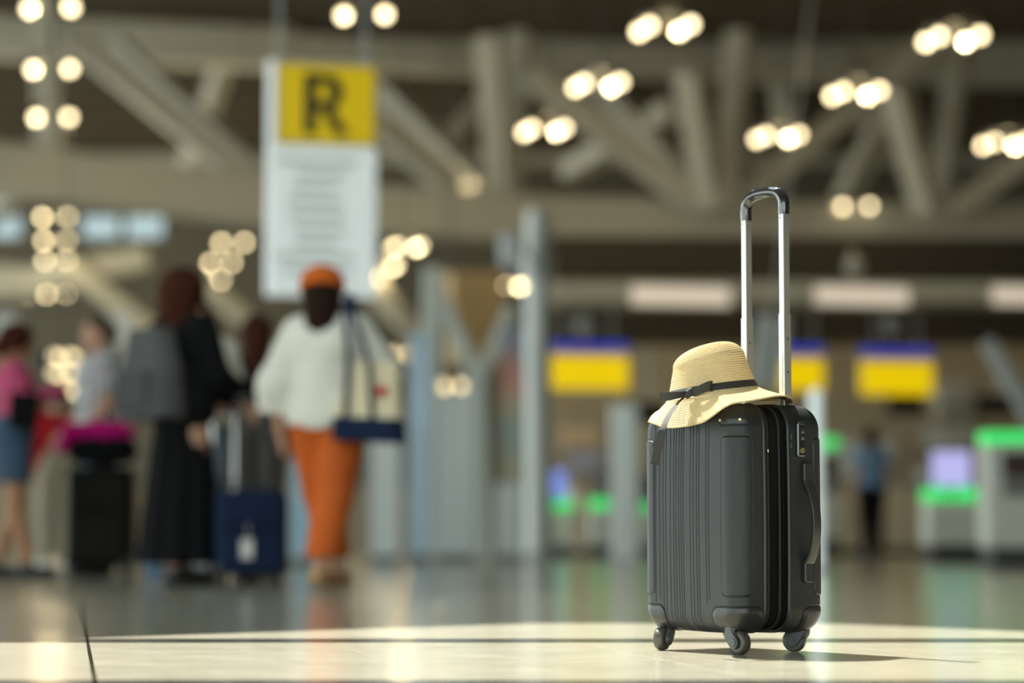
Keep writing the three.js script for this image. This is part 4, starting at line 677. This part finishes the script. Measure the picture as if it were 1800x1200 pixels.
  const violet = glow([0.42, 0.4, 0.75], 0.8, [0.2, 0.2, 0.25]), dim = std([0.08, 0.05, 0.05], 0.2), blueScreen = glow([0.2, 0.28, 0.75], 0.7, [0.1, 0.1, 0.2]);
  kiosk('white kiosk with green light band under a violet lit screen', 1672, 26, 0.95, violet, false);
  kiosk('white kiosk with green top light at the right picture edge', 1782, 21.5, 0.9, dim, true);
  kiosk('kiosk with blue lit screen right of the grey column', 968, 31, 0.9, blueScreen, false);
  kiosk('grey kiosk with green light left of the suitcase', 1076, 30, 0.9, dim, false);
  kiosk('small kiosk with green light touching the left edge of the suitcase', 1128, 33, 0.9, dim, false);
  kiosk('kiosk with green top light directly right of the suitcase', 1424, 34, 1.25, dim, true);
  person('traveller in pale blue shirt and dark trousers at the check-in desks', 1532, 31, A0 + 0.3, { h: 1.66, top: { e: 0.03, hem: 0.9, sl: 0.7, mat: M.blue }, bottom: { e: 0.02, end: 0.08, mat: M.black }, shoe: { mat: M.darkShoe }, hair: { len: 0.05, mat: M.darkHair }, cell: 0.02 });
  person('person in red top beside the right-hand green kiosk', 1722, 33, 0.2, { h: 1.6, top: { e: 0.02, hem: 0.9, sl: 0.7, mat: fabric([0.45, 0.12, 0.09]) }, bottom: { e: 0.02, end: 0.08, mat: M.black }, shoe: { mat: M.darkShoe }, hair: { len: 0.08, mat: M.darkHair }, cell: 0.02 });
  person('clerk in pale grey shirt behind the desks left of the middle kiosk', 1640, 39.5, 0.1, { h: 1.66, top: { e: 0.02, hem: 0.9, sl: 0.7, mat: fabric([0.45, 0.5, 0.55]) }, bottom: { e: 0.02, end: 0.08, mat: M.black }, shoe: { mat: M.darkShoe }, hair: { len: 0.05, mat: M.darkHair }, cell: 0.02 });
}

// ------------------------------------------------------------------ partitions, column and banner in the middle
{
  const frost = std([0.8, 0.88, 0.88], 0.28), bluePanel = std([0.46, 0.7, 0.92], 0.2), dk = std([0.2, 0.2, 0.18], 0.5), col = std([0.52, 0.56, 0.54], 0.35, 0.2);
  const panels = [[676, 52, 740, 25, frost, 'pale partition panel right of the orange trousers'], [736, 34, 585, 25.5, bluePanel, 'tall light blue partition panel behind the tote bag'], [800, 68, 690, 26, frost, 'wide pale partition panel left of the colourful banner'], [893, 44, 850, 26.5, frost, 'low pale partition panel under the colourful banner'], [530, 36, 800, 22, std([0.4, 0.72, 0.95], 0.3), 'light blue partition panel left of the orange trousers']];
  for (const [px, w, top, d, mat, label] of panels) {
    const h = P(px, top, d).y, t = thing('partition_panel', label, 'partition', [X(px, d), 0, -d], 0.1, 'partition panels'), ww = w * d / F;
    part('sheet', rbox(ww, h - 0.06, 0.06, 0.012, 2), mat, t, [0, 0.06 + (h - 0.06) / 2, 0]); part('foot_rail', rbox(ww + 0.03, 0.08, 0.2, 0.01, 1), dk, t, [0, 0.04, 0]); for (const s of [-1, 1]) part('edge_post', rbox(0.025, h, 0.08, 0.006, 1), steel, t, [s * ww / 2, h / 2, 0]);
  }
  const d = 29, h = P(946, 372, 29).y, t = thing('column', 'tall round grey steel column beside the colourful banner', 'column', [X(946, d), 0, -d]);
  part('shaft', new THREE.CylinderGeometry(0.15, 0.17, h, 32).translate(0, h / 2, 0), col, t); part('collar', new THREE.CylinderGeometry(0.2, 0.2, 0.3, 32), steel, t, [0, P(946, 470, d).y, 0]); part('base_ring', new THREE.CylinderGeometry(0.24, 0.26, 0.1, 32), steel, t, [0, 0.05, 0]);
  { const p = P(898, 440, 28.4), f = thing('floodlight', 'pale floodlight mounted on the tall grey column', 'lamp', [p.x, p.y, p.z]); part('housing', rbox(0.26, 0.42, 0.2, 0.06, 3), std([0.6, 0.66, 0.68], 0.35), f); part('bracket', rod(V(0.08, 0, -0.05), V(0.2, 0.02, -0.45), 0.025), steel, f); }
  const tree = thing('branching_support', 'pale forked steel support rising behind the glass partitions', 'support');
  const q = (x, y) => P(x, y, 33);
  for (const [a, b, w] of [[q(762, 470), q(752, 985), 0.26], [q(772, 520), q(838, 660), 0.22], [q(838, 650), q(846, 985), 0.26], [q(900, 540), q(842, 670), 0.18]]) part('branch', bar(a, b, w, w, 0.04), std([0.6, 0.66, 0.65], 0.4), tree);
  struct('trim_4', bar(P(790, 560, 36), P(880, 560, 36.5), 0.3, 1.4, 0.03), std([0.5, 0.37, 0.2], 0.7));
  const bt = dataTex(64, 256, (x, y) => { const c = [[0.62, 0.63, 0.58], [0.72, 0.66, 0.42], [0.55, 0.66, 0.66], [0.66, 0.68, 0.5], [0.85, 0.62, 0.48], [0.86, 0.45, 0.38], [0.5, 0.55, 0.66]], k = y * 6.99 + (n8(x, y) - 0.5) * 1.6, i = Math.max(0, Math.min(5, Math.floor(k))), u = Math.min(1, Math.max(0, k - i)); return c[i].map((v, m) => 0.35 + 0.65 * (v + (c[i + 1][m] - v) * u)); }, true);
  const bd = 28, b = thing('banner_stand', 'tall roll-up banner with orange and yellow print left of column', 'banner', [X(902, bd), 0, -bd], 0.15), y0 = P(902, 850, bd).y, y1 = P(902, 575, bd).y;
  part('printed_sheet', rbox(0.28, y1 - y0, 0.02, 0.004, 1), std([0.9, 0.9, 0.9], 0.6, 0, { map: bt }), b, [0, (y0 + y1) / 2, 0]); part('pole', rod(V(0, 0.03, -0.03), V(0, y1, -0.03), 0.015), steel, b); part('stand_base', rbox(0.34, 0.06, 0.2, 0.015, 2), steel, b, [0, 0.03, -0.02]);
  // counters and display boxes far behind the group
  const far = std([0.3, 0.27, 0.21], 0.6);
  for (const [px, dd, w, hh, label] of [[30, 44, 3.4, 1.2, 'long beige far counter behind the girl in pink'], [330, 46, 4.2, 1.2, 'long beige far counter behind the woman in black'], [640, 45, 2.0, 1.2, 'short beige far counter behind the tote bag']]) { const c = thing('far_counter', label, 'counter', [X(px, dd), 0, -dd], 0.15, 'far counters'); part('counter_body', rbox(w, hh, 0.8, 0.03, 2), far, c, [0, hh / 2, 0]); part('counter_top', rbox(w + 0.1, 0.06, 0.9, 0.015, 1), dk, c, [0, hh + 0.03, 0]); }
  const white = std([0.6, 0.65, 0.66], 0.4);
  for (const [px, y, w, hh, dd, label] of [[8, 580, 40, 60, 50, 'pale information board at the left picture edge'], [212, 578, 44, 60, 50, 'pale information board behind the checked shirt man']]) { const p = P(px, y, dd), c = thing('information_board', label, 'board', [p.x, p.y, p.z], 0.1, 'far information boards'); part('board_panel', rbox(w * dd / F, hh * dd / F, 0.08, 0.02, 2), white, c); part('board_pole', rod(V(0, -hh * dd / F / 2, 0), V(0, -p.y, 0), 0.04), steel, c); }
}

renderer.render(scene, camera);
